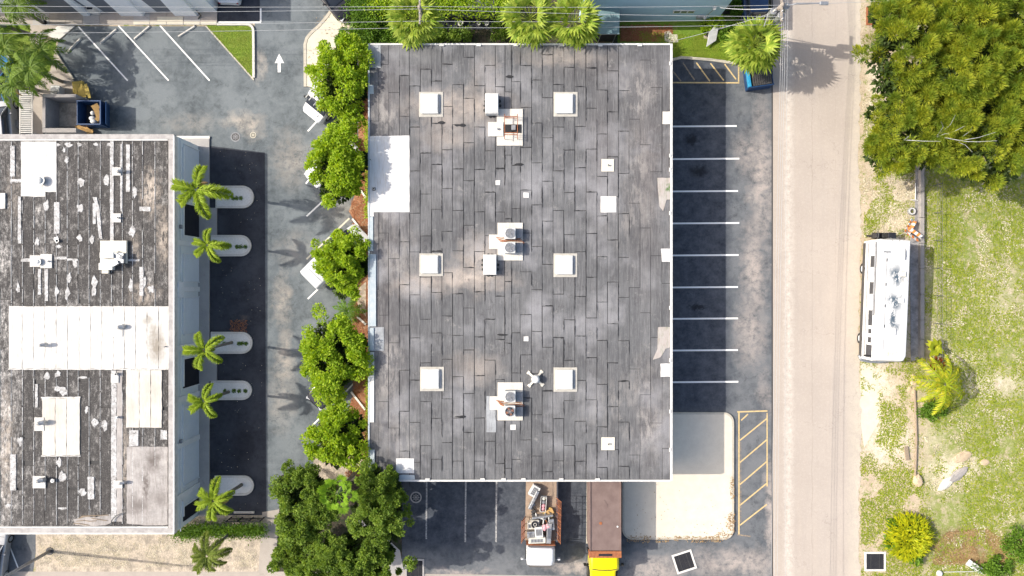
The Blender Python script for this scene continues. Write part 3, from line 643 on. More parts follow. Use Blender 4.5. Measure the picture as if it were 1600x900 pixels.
# edge trims
def bx(name, r, z0, z1, mat, bevel=.01): return local(qbox(name, r, z0, z1, mat, B, bevel))
bx('edge_trim', (575,68,577.6,751), 3.8, 4.07, 'trim_blue'); bx('edge_trim', (1047.6,68,1051,751), 3.8, 4.08, 'trim')
bx('edge_trim', (577.8,67.5,1047.4,70.2), 3.8, 4.07, 'trim'); bx('edge_trim', (577.8,749.8,1047.4,752.6), 3.8, 4.07, 'trim')
bx('gutter', (577.8,338.5,583,392), 4.0, 4.06, 'trim_blue'); bx('gutter', (577.8,397,587.5,510), 4.0, 4.10, 'trim_blue'); bx('gutter', (577.8,512,584,548), 4.0, 4.11, 'trim_blue'); bx('gutter', (577.8,550,584.5,660), 4.0, 4.08, 'trim'); bx('gutter', (577.8,703,585,736), 4.0, 4.12, 'trim_blue')
for x in (634,690,748,806,878,938,1000): bx('edge_clip', (x-3.5,67.8,x+3.5,72), 4.03, 4.11, 'trim')
for x in (668,754,787,818,877,934): bx('edge_clip', (x-3.5,747.5,x+3.5,751.5), 4.03, 4.11, 'trim')
for y in (96,240,262,330,478,560,640,700): bx('edge_clip', (1046,y,1048.6,y+6), 4.03, 4.12, 'trim')
# skylights: curb frame and raised cover
M['sky_frame'] = simple('aged_skylight_flange', (.50,.48,.43), (.40,.38,.34), 4, .7, bump=.3)
for (x0,y0,x1,y1) in ((655,144,692.5,183),(865,144,902.5,182.5),(655.5,396,692.5,431.5),(865,396,902,433),(656.5,573,694,611),(865,574,902,612)):
    c, d = Q(x0,y0,x1,y1)
    s = empty('skylight', (c[0]-bc[0], c[1]-bc[1], Z)); s.parent = B
    MB().box((0,0,.03), (d[0], d[1], .06)).build('skylight_flange', M['sky_frame'], s, bevel=.015)
    MB().box((d[0]*.36,.0,.085), (.09, d[1]*.62, .06)).build('side_slot', M['steel'], s)
    MB().box((-.09,.02,.15), (d[0]*.72, d[1]*.80, .20)).build('skylight_cover', M['white_metal'], s, bevel=.05)
    MB().box((-.09,.02,.255), (d[0]*.62, d[1]*.68, .03)).build('skylight_top', M['white_metal'], s, bevel=.012)
def vent(px, py, w_, h_, r=.10, dot=True, mat='cream_metal', parent=B, base=bc, hh=.35):
    c, d = Q(px-w_/2, py-h_/2, px+w_/2, py+h_/2)
    v = empty('roof_vent', (c[0]-base[0], c[1]-base[1], Z+.03)); v.parent = parent
    MB().box((0,0,.02), (d[0], d[1], .04)).build('pad', M[mat], v, bevel=.01)
    MB().cyl((0,0,.04), r, hh, 14).build('pipe', M['cream_metal'], v); MB().cyl((0,0,.04+hh), r*.75, .005, 14).build('pipe_mouth', M['dark_void'], v)
vent(949.5,258.5,19.5,19.5,.06,hh=.18); vent(950,693,21,20,.06,hh=.18); vent(584.5,295.5,5,5,.07,mat='dark_metal',hh=.2)

# rooftop machines
def condenser(px, py, label, grp, fan='steel', size=.80, hgt=.75, z=Z+.09, body='white_metal'):
    c = W(px, py, z+hgt); t = empty('condenser_unit', (c.x, c.y, z), 0, label, 'air conditioner', grp)
    MB().box((0,0,hgt/2), (size,size,hgt)).build('housing', M[body], t, bevel=.04)
    MB().cyl((0,0,hgt+.001), size*.40, .02, 28).build('fan_well', M['dark_void' if fan == 'rust' else 'grey_metal'], t)
    MB().ring((0,0,hgt), size*.39, size*.44, 0, .045, 28).build('fan_ring', M['steel'], t)
    fb = MB()
    for k in range(4):
        a = k*math.pi/2+.4; ca, sa = math.cos(a), math.sin(a); r1 = size*.36; q = .34
        fb.poly([(0,0,hgt+.03),(r1*math.cos(a-q),r1*math.sin(a-q),hgt+.028),(r1*math.cos(a+q),r1*math.sin(a+q),hgt+.04)])
    fb.build('fan_blades', M[fan], t)
    gd = MB()
    for k in range(7):
        a = k*math.pi/7; gd.box((0,0,hgt+.05), (size*.86,.012,.01), a)
    gd.ring((0,0,hgt+.045), size*.2, size*.215, 0, .01, 20); gd.build('fan_guard', M['steel'], t)
    lv = MB()
    for k in range(8):
        zz = .12+k*.075
        for sx, sy in ((1,0),(-1,0),(0,1),(0,-1)): lv.box((sx*size*.505, sy*size*.505, zz), (.012 if sx else size*.86, .012 if sy else size*.86, .02))
    lv.build('side_louvres', M['grey_metal'], t)
    MB().cyl((0,0,hgt+.042), size*.09, .03, 14).build('fan_hub', M['grey_metal'], t)
    return t
def plat(r, label, cat='roof pad', z0=Z+.03, z1=Z+.09, mat='coat_cream', name='equipment_pad'):
    c, d = Q(*r, z=z1); o = MB().box((0,0,(z1-z0)/2), (d[0],d[1],z1-z0)).build(name, M[mat], None, (c[0],c[1],z0), bevel=.012)
    return prop(o, label, cat)
plat((777.5,348,817,407), 'white pad under the two fan units at the middle of the grey roof')
plat((764,366.5,778,389), 'small white pad just left of the middle pair of fan units', z1=Z+.085)
plat((777.5,597.5,817,657), 'white pad under the two fan units near the bottom of the grey roof')
plat((765.5,619.5,778,640.5), 'small white pad left of the bottom pair of fan units', z1=Z+.085)
plat((776.5,170,817,227.5), 'white pad beneath the rusty frame near the top of the grey roof')
plat((762.5,190.5,786.5,213), 'small cream pad with a pipe stub left of the rusty frame', z0=Z+.06, z1=Z+.16)
o = MB().cyl((0,0,0), .08, .15, 12).build('pipe_stub', M['steel'], None, W(777.5,201,Z+.3)-Vector((0,0,.14)), bevel=.01); prop(o, 'short grey pipe stub on the small cream pad by the rusty frame', 'pipe')
condenser(797, 364.5, 'square white fan unit at the top of the middle pair on the grey roof', 'fan units on the grey roof')
condenser(796.5, 387, 'square white fan unit at the bottom of the middle pair on the grey roof', 'fan units on the grey roof')
condenser(797, 620, 'pale fan unit upper one of the bottom pair on the grey roof', 'fan units on the grey roof')
condenser(796.5, 643, 'fan unit with rust-brown fan, lower one of the bottom pair', 'fan units on the grey roof', fan='rust')
for (y, txt) in ((364.5,'middle pair, upper'),(387,'middle pair, lower'),(620,'bottom pair, upper'),(643,'bottom pair, lower')):
    c = W(811.5, y, Z+.3); t = empty('side_box', (c.x, c.y, Z+.09), 0, f'low grey metal box right of the fan unit, {txt} one', 'metal box', 'grey boxes beside fan units')
    MB().box((0,0,.12), (.42,.66,.24)).build('box_body', M['steel'], t, bevel=.015); MB().box((0,0,.25), (.46,.7,.02)).build('box_lid', M['grey_metal'], t)
for y, t_ in ((375.5,'middle'),(631.5,'bottom')):
    pm = MB()
    for k in range(4):
        p0 = W(783+k*2, y-3+k*2.2, Z+.4); pm.tube([(p0.x-.35,p0.y+.1,Z+.13),(p0.x,p0.y+random.uniform(-.1,.1),Z+.28),(p0.x+.5,p0.y+random.uniform(-.12,.12),Z+.25),(p0.x+1.4,p0.y,Z+.14)], .028, 6)
    prop(pm.build('refrigerant_pipes', M['rust']), f'tangle of rusty pipes between the two {t_} fan units', 'pipes')
def duct(r, label, hgt=.7):
    c, d = Q(*r, z=Z+.08+hgt); t = empty('exhaust_box', (c[0],c[1],Z+.03), 0, label, 'exhaust vent')
    MB().box((0,0,hgt/2), (d[0],d[1],hgt)).build('vent_body', M['white_metal'], t, bevel=.05); MB().box((0,0,hgt+.02), (d[0]*.92,d[1]*.9,.05)).build('vent_lid', M['white_metal'], t, bevel=.02)
    m = MB()
    for k in range(14):
        a = k/14*2*math.pi; m.cyl((d[0]*.56*math.cos(a)*(1.05),d[1]*.52*math.sin(a),0), random.uniform(.07,.15), .015+.001*k, 7)
    m.build('tar_ring', M['tar'], t)
duct((758,145,779,177), 'white upright exhaust box ringed with tar near the top of the grey roof')
duct((755,397.5,776,429.5), 'white exhaust box below the middle fan units on the grey roof', .45)
# rusty frame over an opening
c, d = Q(788.5,178,808.5,217, z=Z+.6); t = empty('rusty_frame', (c[0],c[1],Z+.09), 0, 'empty rust-red angle-iron frame over a dark slot on the white pad', 'metal frame')
rr = lambda x0,y0,x1,y1: MB().tube([(x0,y0,.5),(x1,y1,.5)], .035, 4)
hx, hy = d[0]/2, d[1]/2
for x in (-hx, hx): rr(x,-hy,x,hy).build('side_rail', M['rust'], t)
for y in (hy*.68, -hy*.5, -hy*.66, hy*.8): rr(-hx,y,hx,y).build('cross_rail', M['rust'], t)
for x in (-hx, hx):
    for y in (-hy*.9, hy*.9): MB().tube([(x,y,0),(x,y,.5)], .03, 4).build('leg', M['rust'], t)
MB().box((.1,-.05,.015), (1.3,.62,.03)).build('dark_slot', M['tar'], t); MB().box((.18,0,.12), (.3,.35,.22)).build('junction_box', M['grey_metal'], t, bevel=.02)
# four-armed ventilator
c = W(837,593,Z+.5); t = empty('roof_ventilator', (c.x,c.y,Z+.03), R(4), 'white round ventilator with four splayed feet by the bottom right skylight', 'roof ventilator')
MB().cyl((0,0,.05), .2, .3, 20).build('neck', M['cream_metal'], t); MB().cyl((0,0,.32), .3, .12, 24, .26).build('cap', M['white_metal'], t); MB().dome((0,0,.44), .26,.26,.1).build('cap_top', M['white_metal'], t, smooth=True)
for k in range(4):
    a = R(45+90*k); MB().box((.42*math.cos(a),.42*math.sin(a),.1), (.62,.15,.05), a, (0, R(14))).build('foot', M['cream_metal'], t, bevel=.01)
    MB().box((.68*math.cos(a),.68*math.sin(a),.03), (.16,.26,.04), a).build('foot_plate', M['cream_metal'], t, bevel=.01)

# ---------------------------------------------------------------- the building on the left
def leftroof():
    g = NG('mouldy_gravel_strip'); p = g.pos(); r = g.n('ShaderNodeObjectInfo').outputs['Random']
    x = g.n('ShaderNodeSeparateXYZ', {0: p}).outputs[0]
    f = g.noise(p, 3.4, 9, .82, stretch=(1.3,.6,1)); lrg = g.noise(p, .5, 4, .6)
    fx = g.ramp(x, -38.5, -33.5, 0, 1)
    thr = g.math('ADD', g.math('MULTIPLY', lrg, .22), g.math('MULTIPLY', g.ramp(r, 0, 1), .07))
    v = g.math('ADD', f, g.math('SUBTRACT', thr, g.math('MULTIPLY', fx, .09)))
    col = g.mix(g.ramp(v, .575, .69), (.05,.047,.046), (.24,.23,.22))
    col = g.mix(g.ramp(v, .69, .76), col, (.60,.57,.53))
    st = g.noise(p, 3.0, 6, .8, stretch=(4,.15,1)); col = g.mix(g.ramp(st, .55, .72, 0, .5), col, (.34,.31,.29)); col = g.mix(g.ramp(st, .42, .3, 0, .6), col, (.03,.027,.026))
    fine = g.noise(p, 14, 4, .85); col = g.mix(g.ramp(fine, .54, .70, 0, .55), col, (.42,.40,.37))
    tan = g.math('MULTIPLY', g.blobs(g.dpos(1.2, 2), [(235,300,20,46),(225,460,30,20,.7),(255,370,14,60,.7),(210,390,12,30,.5),(190,720,14,100,.7),(20,300,14,60,.3),(10,700,16,120,.6)], z=Z, soft=.8), g.ramp(g.noise(p, 2.5, 7, .8, stretch=(1.6,.6,1)), .42, .56))
    col = g.mix(g.math('MULTIPLY', tan, .9), col, (.56,.48,.40))
    return g.done(col, .95, 0, fine, .5, .02)
M['mould'] = leftroof()
M['lcoat'] = whitecoat('white_patch_coating', (.62,.61,.585), (.54,.525,.50), [(245,540,18,38),(232,500,10,12,.7),(240,520,12,20,.8)], drt=(.27,.24,.2))
M['lcream'] = whitecoat('creamy_patch_coating', (.60,.57,.52), (.50,.47,.42), [(240,610,26,30,.5),(205,640,10,30,.4),(80,640,30,30,.3)], drt=(.4,.36,.31))
M['lgrey'] = whitecoat('greyish_patch_coating', (.46,.43,.41), (.24,.225,.215), [(228,760,6,40),(240,720,14,24),(215,790,30,20,.8),(250,780,20,20,.6)], drt=(.14,.12,.11))
def smear():
    g = NG('smeared_white_sealant'); p = g.pos(); f = g.noise(p, 3.2, 8, .8); col = g.mix(g.ramp(f, .38, .62), (.30,.29,.28), (.62,.62,.62))
    f2 = g.noise(g.dpos(1.0, 4), 5, 7, .85, stretch=(1.5,.6,1)); col = g.mix(g.ramp(f2, .53, .60), col, (.06,.055,.05)); return g.done(col, .9, 0, f2, .3, .01)
M['smear'] = smear()
M['parapet'] = simple('stained_parapet_cap', (.46,.44,.42), (.33,.31,.30), 2.5, .9, world=True, bump=.3, lo=.4, hi=.62)
lc, ld = Q(-90, 210, 272, 834)
Lb = empty('warehouse', (lc[0], lc[1], 0), 0, 'flat-roofed pale blue building on the left with a mouldy patched roof', 'building')
def ll(o): o.location = Vector(o.location) - Vector((lc[0], lc[1], 0)); return o
x0, x1 = lc[0]-ld[0]/2, lc[0]+ld[0]/2; y0, y1 = lc[1]-ld[1]/2, lc[1]+ld[1]/2
ll(MB().box((lc[0], lc[1], 1.95), (ld[0]-.06, ld[1]-.06, 3.9)).build('wall', M['facade'], Lb))
lroof = ll(MB().box((lc[0], lc[1], 3.85), (ld[0]-.2, ld[1]-.2, .14)).build('roof', M['tar'], Lb))
for r in ((-90,209.5,272,217.5),(-90,825.5,272,834.5)): ll(qbox('parapet', r, 3.8, 4.16, 'parapet', Lb, .02))
ll(qbox('parapet', (263,217.6,272,825.4), 3.8, 4.155, 'parapet', Lb, .02))
ll(qbox('parapet_lip', (-90,217.7,262,219.5), 3.9, 4.13, 'trim', Lb)); ll(qbox('parapet_lip', (-90,823,262,825.2), 3.9, 4.13, 'trim', Lb))
ll(qbox('roof_edge', (-90,832.6,272,834.8), 3.7, 4.17, 'trim', Lb)); ll(qbox('roof_edge', (270.2,211.8,272.4,832.4), 3.7, 4.165, 'trim', Lb))
xs = [-90,-72,-54,-36,-19,-1,17.5,35,52.5,70.5,88,105,122,139,156.5,174,191,207,222.5,242,262.8]
um = MB().box((0,0,0), (1,1,1)).mesh('roofing_strip'); um.materials.append(M['mould'])
for i in range(len(xs)-1):
    ys = [219.8] + sorted(random.sample(range(300, 780, 42), 3)) + [822.8]
    for j in range(4):
        c, d = Q(xs[i], ys[j]+random.uniform(-8,8)*(0<j), xs[i+1], ys[j+1], z=Z-.05); zt = random.uniform(0,.016)
        link('roofing_strip', um, None, lroof, (c[0], c[1], 3.94+zt/2), (0,0,0), (d[0]-.035, d[1]-.03, .05+zt))
rb = MB()
for x in xs[5:-1]:
    n = 26
    for k in range(n):
        if random.random() < .9:
            ya = 221 + k*600/n; c, d = Q(x-random.uniform(.15,.6), ya, x+random.uniform(.15,.6), ya+random.uniform(20,23), z=Z); rb.box((c[0],c[1],3.985), (d[0],d[1],.03+random.random()*.006))
o = rb.build('lap_ridge', M['smear'], lroof); o['kind'] = 'stuff'
def lp(pts, mat, z=.05, name='roof_patch'):
    n = len(pts); pp = []
    for i in range(n):
        a, b = pts[i], pts[(i+1) % n]; m = max(1, int(math.dist(a, b)/5))
        for k in range(m): pp.append((a[0]+(b[0]-a[0])*k/m + random.uniform(-.4,.4), a[1]+(b[1]-a[1])*k/m + random.uniform(-.4,.4)))
    return MB().prism([tuple(W(x, y, Z)[:2]) for x, y in pp], 3.95, 3.955+z+random.random()*.004).build(name, M[mat], lroof)
def lr(x0_, y0_, x1_, y1_, mat, z=.05, name='roof_patch'): return lp([(x0_,y0_),(x1_,y0_),(x1_,y1_),(x0_,y1_)], mat, z, name)
lp([(33,221),(88.5,221),(88.5,300),(71,300),(71,307.5),(33,307)], 'lcoat', .06)
# big white patch made of sheets
bxs = [14,35,53,70.5,88,106,124,142,159.5,177.5,195,212,230,248,264.5]
for a, b in zip(bxs[:-1], bxs[1:]): lr(a+.3, 478.5, b-.3, 575.6, 'lcoat', .07, 'patch_sheet')
lr(14, 575.8, 263, 577.6, 'lcoat', .085)
for a, b in ((197,217.5),(217.8,235.5),(235.8,253)): lr(a+.2, 578, b-.2, 668, 'lcream', .065, 'patch_sheet')
for a, b in ((66,86.5),(86.8,104),(104.3,125)): lr(a+.2, 622, b-.2, 711, 'lcream', .075, 'patch_sheet')
lr(64.5,711.5,126,713,'lcoat',.08); lr(64.5,620,126,621.6,'lcoat',.08)
lp([(198,698),(262,698),(262,820),(230,821),(198,818)], 'lgrey', .045); lr(231,733,262,818,'lgrey',.055)
lr(0,302,9,326,'lcoat',.12,'raised_patch')
for r in ((28,307,33,380),(84.5,316,93,365),(172,220,177.5,378),(197,226,203,300),(188,225,191,330),(145,318,150,350),(16,228,23,276),(59.5,420,64,460),(70,421,75,470),(16,710,25,766),(137,745,147,780),(218,417,224,462),(55,600,59,637),(202,672,216,697),(251,672,261,687),(16,280,33,285),(33,404,48,409),(87,401,105,405),(218,323,235,330),(200,405,218,408),(105,404,122,407)): lr(*r, 'smear', .055, 'sealant_strip')
for (x_, y_, a_, b_) in ((127,286,6,8),(167,282,5,8),(72,320,5,9),(125,325,6,8),(58,378,4,7),(88,373,4,5),(124,372,4,7),(144,374,4,7),(206,362,6,9),(117,412,5,8),(108,434,4,8),(147,440,5,10),(225,440,6,9),(92,385,5,3),(74,588,5,7),(90,585,5,6),(99,612,6,8),(91,607,9,4),(131,590,9,2),(31,690,4,7),(163,665,5,9),(148,660,5,7),(129,770,6,7),(97,745,6,9),(93,722,4,8),(211,300,5,9),(135,640,3,7),(104,250,4,6),(100,234,3,4),(107,218+8,6,4),(124,226,5,3),(150,226,4,3),(90,226,4,3),(170,226,4,3),(28,450,3,10),(88,455,4,9),(105,458,4,9),(147,455,4,10),(98,794,9,2),(13,790,5,3),(205,445,4,11),(236,452,5,7)):
    n = 11; lp([(x_+a_*random.uniform(.5,1.25)*math.cos(6.283*k/n), y_+b_*random.uniform(.5,1.25)*math.sin(6.283*k/n)) for k in range(n)], 'smear', .04, 'sealant_dab')
lp([(145,308),(150,322),(152,345),(155,372),(160,374),(156,330),(151,308)], 'smear', .06, 'sealant_strip')
for a, b, mt in ((174,182,'smear'),(182.5,191,'lgrey')): lr(a, 579, b, 815, mt, .05, 'sealant_strip')
lp([(115,812),(130,807),(150,808),(172,803),(176,815),(165,821),(140,822),(118,820)], 'lgrey', .05)
for (px,py,w_,h_) in ((183,268,13,13),(183,340.5,13,14),(56,408,17,18),(73,408,18,22),(62,662.5,15,21),(62,753,20,19),(186,756.5,12,12),(184.5,516,16,20),(180,591,12,14)):
    c, d = Q(px-w_/2, py-h_/2, px+w_/2, py+h_/2); ll(MB().box((c[0],c[1],4.04), (d[0],d[1],.06)).build('vent_pad', M['lcoat'], Lb, bevel=.01))
def lvent(px, py, r, hh, kind='pipe'):
    c = W(px, py, Z+.1+hh); v = empty('roof_vent', (c.x-lc[0], c.y-lc[1], Z+.05)); v.parent = Lb
    if kind == 'dome':
        MB().cyl((0,0,0), r*.8, hh*.6, 18).build('vent_neck', M['grey_metal'], v); MB().ring((0,0,hh*.5), r*.2, r*1.05, 0, .05, 22).build('vent_brim', M['steel'], v); MB().dome((0,0,hh*.55), r*.8,r*.8,hh*.4,18).build('vent_cap', M['white_metal'], v, smooth=True)
    elif kind == 'goose':
        MB().tube([(0,0,0),(0,0,hh),(.15,.05,hh+.12),(.32,.08,hh+.05),(.36,.08,hh-.15)], r, 10).build('gooseneck', M['steel'], v)
    else: MB().cyl((0,0,0), r, hh, 12).build('pipe', M['steel'], v); MB().cyl((0,0,hh), r*.7, .006, 12).build('pipe_mouth', M['dark_void'], v)
for a in ((58,281,.34,.45,'dome'),(56,409,.24,.3,'dome'),(73,408,.06,.2,'pipe'),(183,268,.09,.25,'goose'),(183,340,.07,.2,'pipe'),(88,376,.14,.1,'pipe'),(62,540,.12,.35,'goose'),(184,512,.14,.2,'goose'),(60,662,.16,.3,'goose'),(59,752,.16,.3,'goose'),(80,752,.14,.2,'dome'),(186,756,.1,.2,'goose'),(180,585,.1,.2,'pipe'),(181,653,.1,.25,'dome'),(256,542,.05,.2,'pipe')): lvent(*a)
# packaged unit
c, d = Q(155.5,378,196.5,413.5, z=Z+.3); t = empty('packaged_unit', (c[0],c[1],Z+.02), 0, 'white rooftop air handler with ducts on the mouldy left roof', 'air conditioner')
MB().box((0,.1,.1), (d[0],d[1],.2)).build('curb', M['cream_metal'], t, bevel=.02)
MB().box((-.25,-.15,.4), (1.0,.42,.4)).build('cabinet', M['white_metal'], t, bevel=.03); MB().box((.55,-.35,.32), (.7,.75,.3)).build('duct', M['steel'], t, bevel=.03)
MB().box((-.45,-.95,.22), (1.0,.5,.36)).build('cabinet', M['white_metal'], t, bevel=.03); MB().box((.35,-.75,.5), (.5,.28,.2), .5).build('elbow', M['steel'], t, bevel=.03)
MB().box((.4,-.05,.5), (.9,.1,.12), -.5).build('brace', M['white_metal'], t, bevel=.01); MB().cyl((.75,-.3,.45), .13, .12, 14).build('flue', M['grey_metal'], t)
MB().box((-.6,-1.3,.1), (.5,.3,.18)).build('foot_block', M['cream_metal'], t, bevel=.02)
dbr = MB(); 
for k in range(7):
    p0 = W(random.uniform(112,160), random.uniform(806,818), Z); dbr.tube([(p0.x,p0.y,4.0),(p0.x+random.uniform(.2,.6),p0.y+random.uniform(-.2,.2),4.06),(p0.x+random.uniform(.6,1.2),p0.y+random.uniform(-.2,.2),4.02)], .03, 5)
prop(dbr.build('roof_debris', M['wood']), 'tan sticks and scraps on the left roof against its lower parapet', 'debris')
bw = MB()
pts = [W(x_,y_,Z+.15) for x_,y_ in ((172,822),(175,812),(181,806),(190,802))]; bw.tube(pts, .03, 6)
prop(bw.build('loose_cable', M['dark_wire']), 'loose dark cable curled near the lower parapet of the left roof', 'cable')
# the east wall: doors, openings, trim, lamps
def wallpart(name, ya, yb, z0, z1, mat, dx, th=.06, bevel=.0):
    # ya, yb are photo rows at mid height of the piece
    zz = (z0+z1)/2; a, b = W(300, ya, zz).y, W(300, yb, zz).y
    return ll(MB().box((x1+dx, (a+b)/2, zz), (th, abs(b-a), z1-z0)).build(name, M[mat], Lb, bevel=bevel))
DO = [(231,292,'door'),(321,369,'dark_void'),(398,440,'door'),(465,521,'door'),(559,603,'dark_void'),(633,688,'door'),(692,752,'door'),(784,806,'dark_void')]
for a, b, mt in DO:
    if mt == 'door':
        d_ = wallpart('roller_door', a, b, .12, 2.6, 'door', .0, .05, .0); sl_ = MB()
        ya, yb = W(300,a,1.3).y, W(300,b,1.3).y
        for k in range(16): sl_.box((x1+.035, (ya+yb)/2, .2+k*.155), (.02, abs(yb-ya)-.04, .02))
        ll(sl_.build('door_slats', M['facade_white'], Lb)).location = (-lc[0], -lc[1], 0)
    else: wallpart('doorway', a, b, .12, 2.6, 'dark_void', .0, .05)
    wallpart('door_head', a-1, b+1, 2.6, 2.75, 'facade_white', .03, .12)
    for q in (a-.8, b+.8): wallpart('door_jamb', q-.7, q+.7, .12, 2.6, 'facade_white', .03, .1)
for y_ in (304,381,452,541,620,690,768): wallpart('pilaster', y_-4, y_+4, .12, 3.7, 'facade_white', .04, .12, .02)
wallpart('wall_band', 216, 830, 3.0, 3.1, 'facade_white', .01, .05); wallpart('wall_band', 440, 465, 2.78, 3.6, 'facade_white', .06, .14, .02)
for y_ in (354,690):
    q = W(280, y_, 3.3); t = empty('wall_lamp', (x1+.03-lc[0], q.y-lc[1], 3.2)); t.parent = Lb
    MB().box((.08,0,0), (.16,.28,.22)).build('lamp_box', M['grey_metal'], t, bevel=.02); MB().box((.18,0,-.04), (.06,.22,.14)).build('lamp_glass', M['lamp_glass'], t, bevel=.01)

# ---------------------------------------------------------------- buildings along the top edge
def block(name, x0, x1, y0, yfar, mat, label, doors, zt=4.0):
    c0 = W(x0, y0); c1 = W(x1, y0); cx = (c0.x+c1.x)/2; far = c0.y + yfar
    t = empty(name, (cx, c0.y + yfar/2, 0), 0, label, 'building'); Wd = c1.x-c0.x
    MB().box((0,0,zt/2), (Wd, yfar, zt)).build('wall', M[mat], t); MB().box((0,.0,zt+.06), (Wd+.1, yfar+.1, .12)).build('roof', M['cap'], t)
    MB().box((0,-yfar/2-.02,zt-.1), (Wd+.16,.1,.2)).build('roof_edge', M['trim'], t)
    return t, -yfar/2, cx, c0.y
t, fy, cx, by = block('storefront_building', -60, 340, 19, 14, 'facade_white', 'pale building at the top left with dark garage openings and sloped piers', None, 4.4)
for a, b, nm in ((50,127,'wide'),(144,187,''),(229,271,'')):
    xa, xb = W(a,8,1.6).x-cx, W(b,8,1.6).x-cx
    MB().box(((xa+xb)/2, fy-.0, 1.45), (xb-xa, .05, 2.7)).build('roller_door', M['grey_metal'] if nm == 'x' else simple('slate_roller_door', (.10,.12,.15), (.16,.18,.21), 2, .6, stretch=(8,1,.3)), t)
    MB().box(((xa+xb)/2, fy-.05, 2.86), (xb-xa+.2, .14, .12)).build('door_head', M['facade_white'], t)
    if nm: MB().box((xb+.25, fy-.12, .55), (.6,.24,.9)).build('planter_box', M['walk_white'], t, bevel=.02); MB().box((xb+.25, fy-.12, 1.0), (.44,.16,.04)).build('planter_soil', M['dark_void'], t)
for a, b in ((128,144),(187.5,228.5),(271.5,312)):
    xa, xb = W(a,19,0).x-cx, W(b,19,0).x-cx; mid = (xa+xb)/2
    p = MB(); v = [(xa,fy,0),(xb,fy,0),(xb,fy,4.3),(xa,fy,4.3),(xa+.15,fy-.35,0),(xb-.15,fy-.35,0),(xb-.4,fy-.05,4.3),(xa+.4,fy-.05,4.3)]
    p.v = v; p.f = [(4,5,6,7),(0,4,7,3),(5,1,2,6),(7,6,2,3),(0,1,5,4)]; p.build('sloped_pier', M['facade_white'], t)
MB().tube([(W(311,10,.6).x-cx, fy-.3, 1.0),(W(311,10,.6).x-cx, fy-.38, .3),(W(309,18,.2).x-cx, fy-.55, .12)], .05, 6).build('downspout', M['dark_metal'], t)
t, fy, cx, by = block('blue_building', 905, 1119, 33, 13, 'blue_wall', 'powder blue building at the top centre with a louvred slot window', None, 4.6)
xa, xb = W(1052,14,1.9).x-cx, W(1085,14,1.9).x-cx
wf = MB().box(((xa+xb)/2, fy-.03, 1.9), (xb-xa, .08, .5)).build('window', M['white_metal'], t, bevel=.01)
for k in range(3):
    MB().box((xa+(k+.5)*(xb-xa)/3, -.06+fy, 1.95), ((xb-xa)/3-.12, .06, .26)).build('window_pane', M['glass'], t)
t2 = t
MB().tube([(W(1101,25,1).x-cx, fy-.15, 1.0),(W(1115,6,2.6).x-cx, fy-.2, 2.9)], .035, 6).build('wall_conduit', M['steel'], t); MB().box((W(1093,25,.9).x-cx, fy-.1, 1.0), (.5,.2,.4)).build('meter_box', M['grey_metal'], t, bevel=.02); MB().cyl((W(1100,25,.9).x-cx, fy-.2, 1.1), .12, .1, 12).build('meter_dial', M['lamp_glass'], t); MB().cyl((W(1116,4,2.9).x-cx, fy-.2, 2.9), .14, .14, 12).build('flood_lamp', M['lamp_glass'], t)
# lean-to
q0, q1 = W(935,0), W(966,0)
t = empty('lean_to_shed', (W(950,30,2).x, W(950,33,2).y, 0), 0, 'teal-grey lean-to shed roof at the left foot of the blue building', 'shed')
MB().box((0,.0,1.1), (1.35,1.5,2.2)).build('wall', M['dark_metal'], t); MB().box((0,-.1,2.3), (1.62,1.9,.06), 0, (R(6),0)).build('roof', M['teal_roof'], t); MB().box((0,-1.02,2.16), (1.66,.06,.12)).build('roof_lip', M['white_metal'], t)
for x_ in (-.55,.6): MB().tube([(x_,-1.0,0),(x_,-1.0,2.1)], .035, 6).build('post', M['steel'], t)
# ---------------------------------------------------------------- plants
def crown(name, c, rx, ry, rz, nclump, per, leaf, mat, parent=None, seed=0, irregular=.28, csize=.16, flat=.15, needles=False, hole=0.0, lobes=None):
    """leaf clumps spread through an uneven crown; c is its centre, the leaves are small faces"""
    r = np.random.default_rng(seed); n = nclump
    th = r.random(n)*2*np.pi; u = r.random(n)
    ph = np.arcsin(np.clip(u*1.25-.35, -1, 1)); rad = (.55 + .45*np.sqrt(r.random(n)))
    k1, k2, k3 = r.random(3)*6.28
    wob = 1 + irregular*(np.sin(3*th+k1)*.5 + np.sin(5*th+k2)*.35 + np.sin(8*th+k3)*.3)
    ce = np.stack([np.cos(th)*np.cos(ph)*rx*rad*wob, np.sin(th)*np.cos(ph)*ry*rad*wob, np.sin(ph)*rz*rad], 1)
    inner = r.random(n) < .22; ce[inner, :2] *= r.random((inner.sum(), 1))
    if hole: 
        nz = vnoise(ce[:,0]+50, ce[:,1]+50, seed+3, 2, 1.3); ce = ce[nz > hole]; n = len(ce)
    ce = ce + np.array(c)
    cs = csize*(rx+ry)/2*(.55+.8*r.random(n))
    m = int(n*per); ci = r.integers(0, n, m)
    off = unit(r.normal(size=(m,3)))*np.cbrt(r.random((m,1)))
    off[:,2] = np.abs(off[:,2])*.75 - .2
    pos = ce[ci] + off*cs[ci][:,None]
    d = unit(off + (ce[ci]-np.array(c))*.35/max(rx, .1) + r.normal(size=(m,3))*.45 + np.array([0,0,.25]))
    if needles: d = unit(off*1.0 + np.array([0,0,.55]) + (ce[ci]-np.array(c))*.25/rx + r.normal(size=(m,3))*.18)
    up = unit(r.normal(size=(m,3))*.55 + np.array([-.25,.03,1.0]))
    L = leaf*(.65+.7*r.random(m)); Wd = L*(.13 if needles else .62)
    v = leaf_quads(pos, d, L, Wd, up, .05 if needles else .2)
    return link(name, fast_mesh(name, v, None, 4), M[mat], parent)
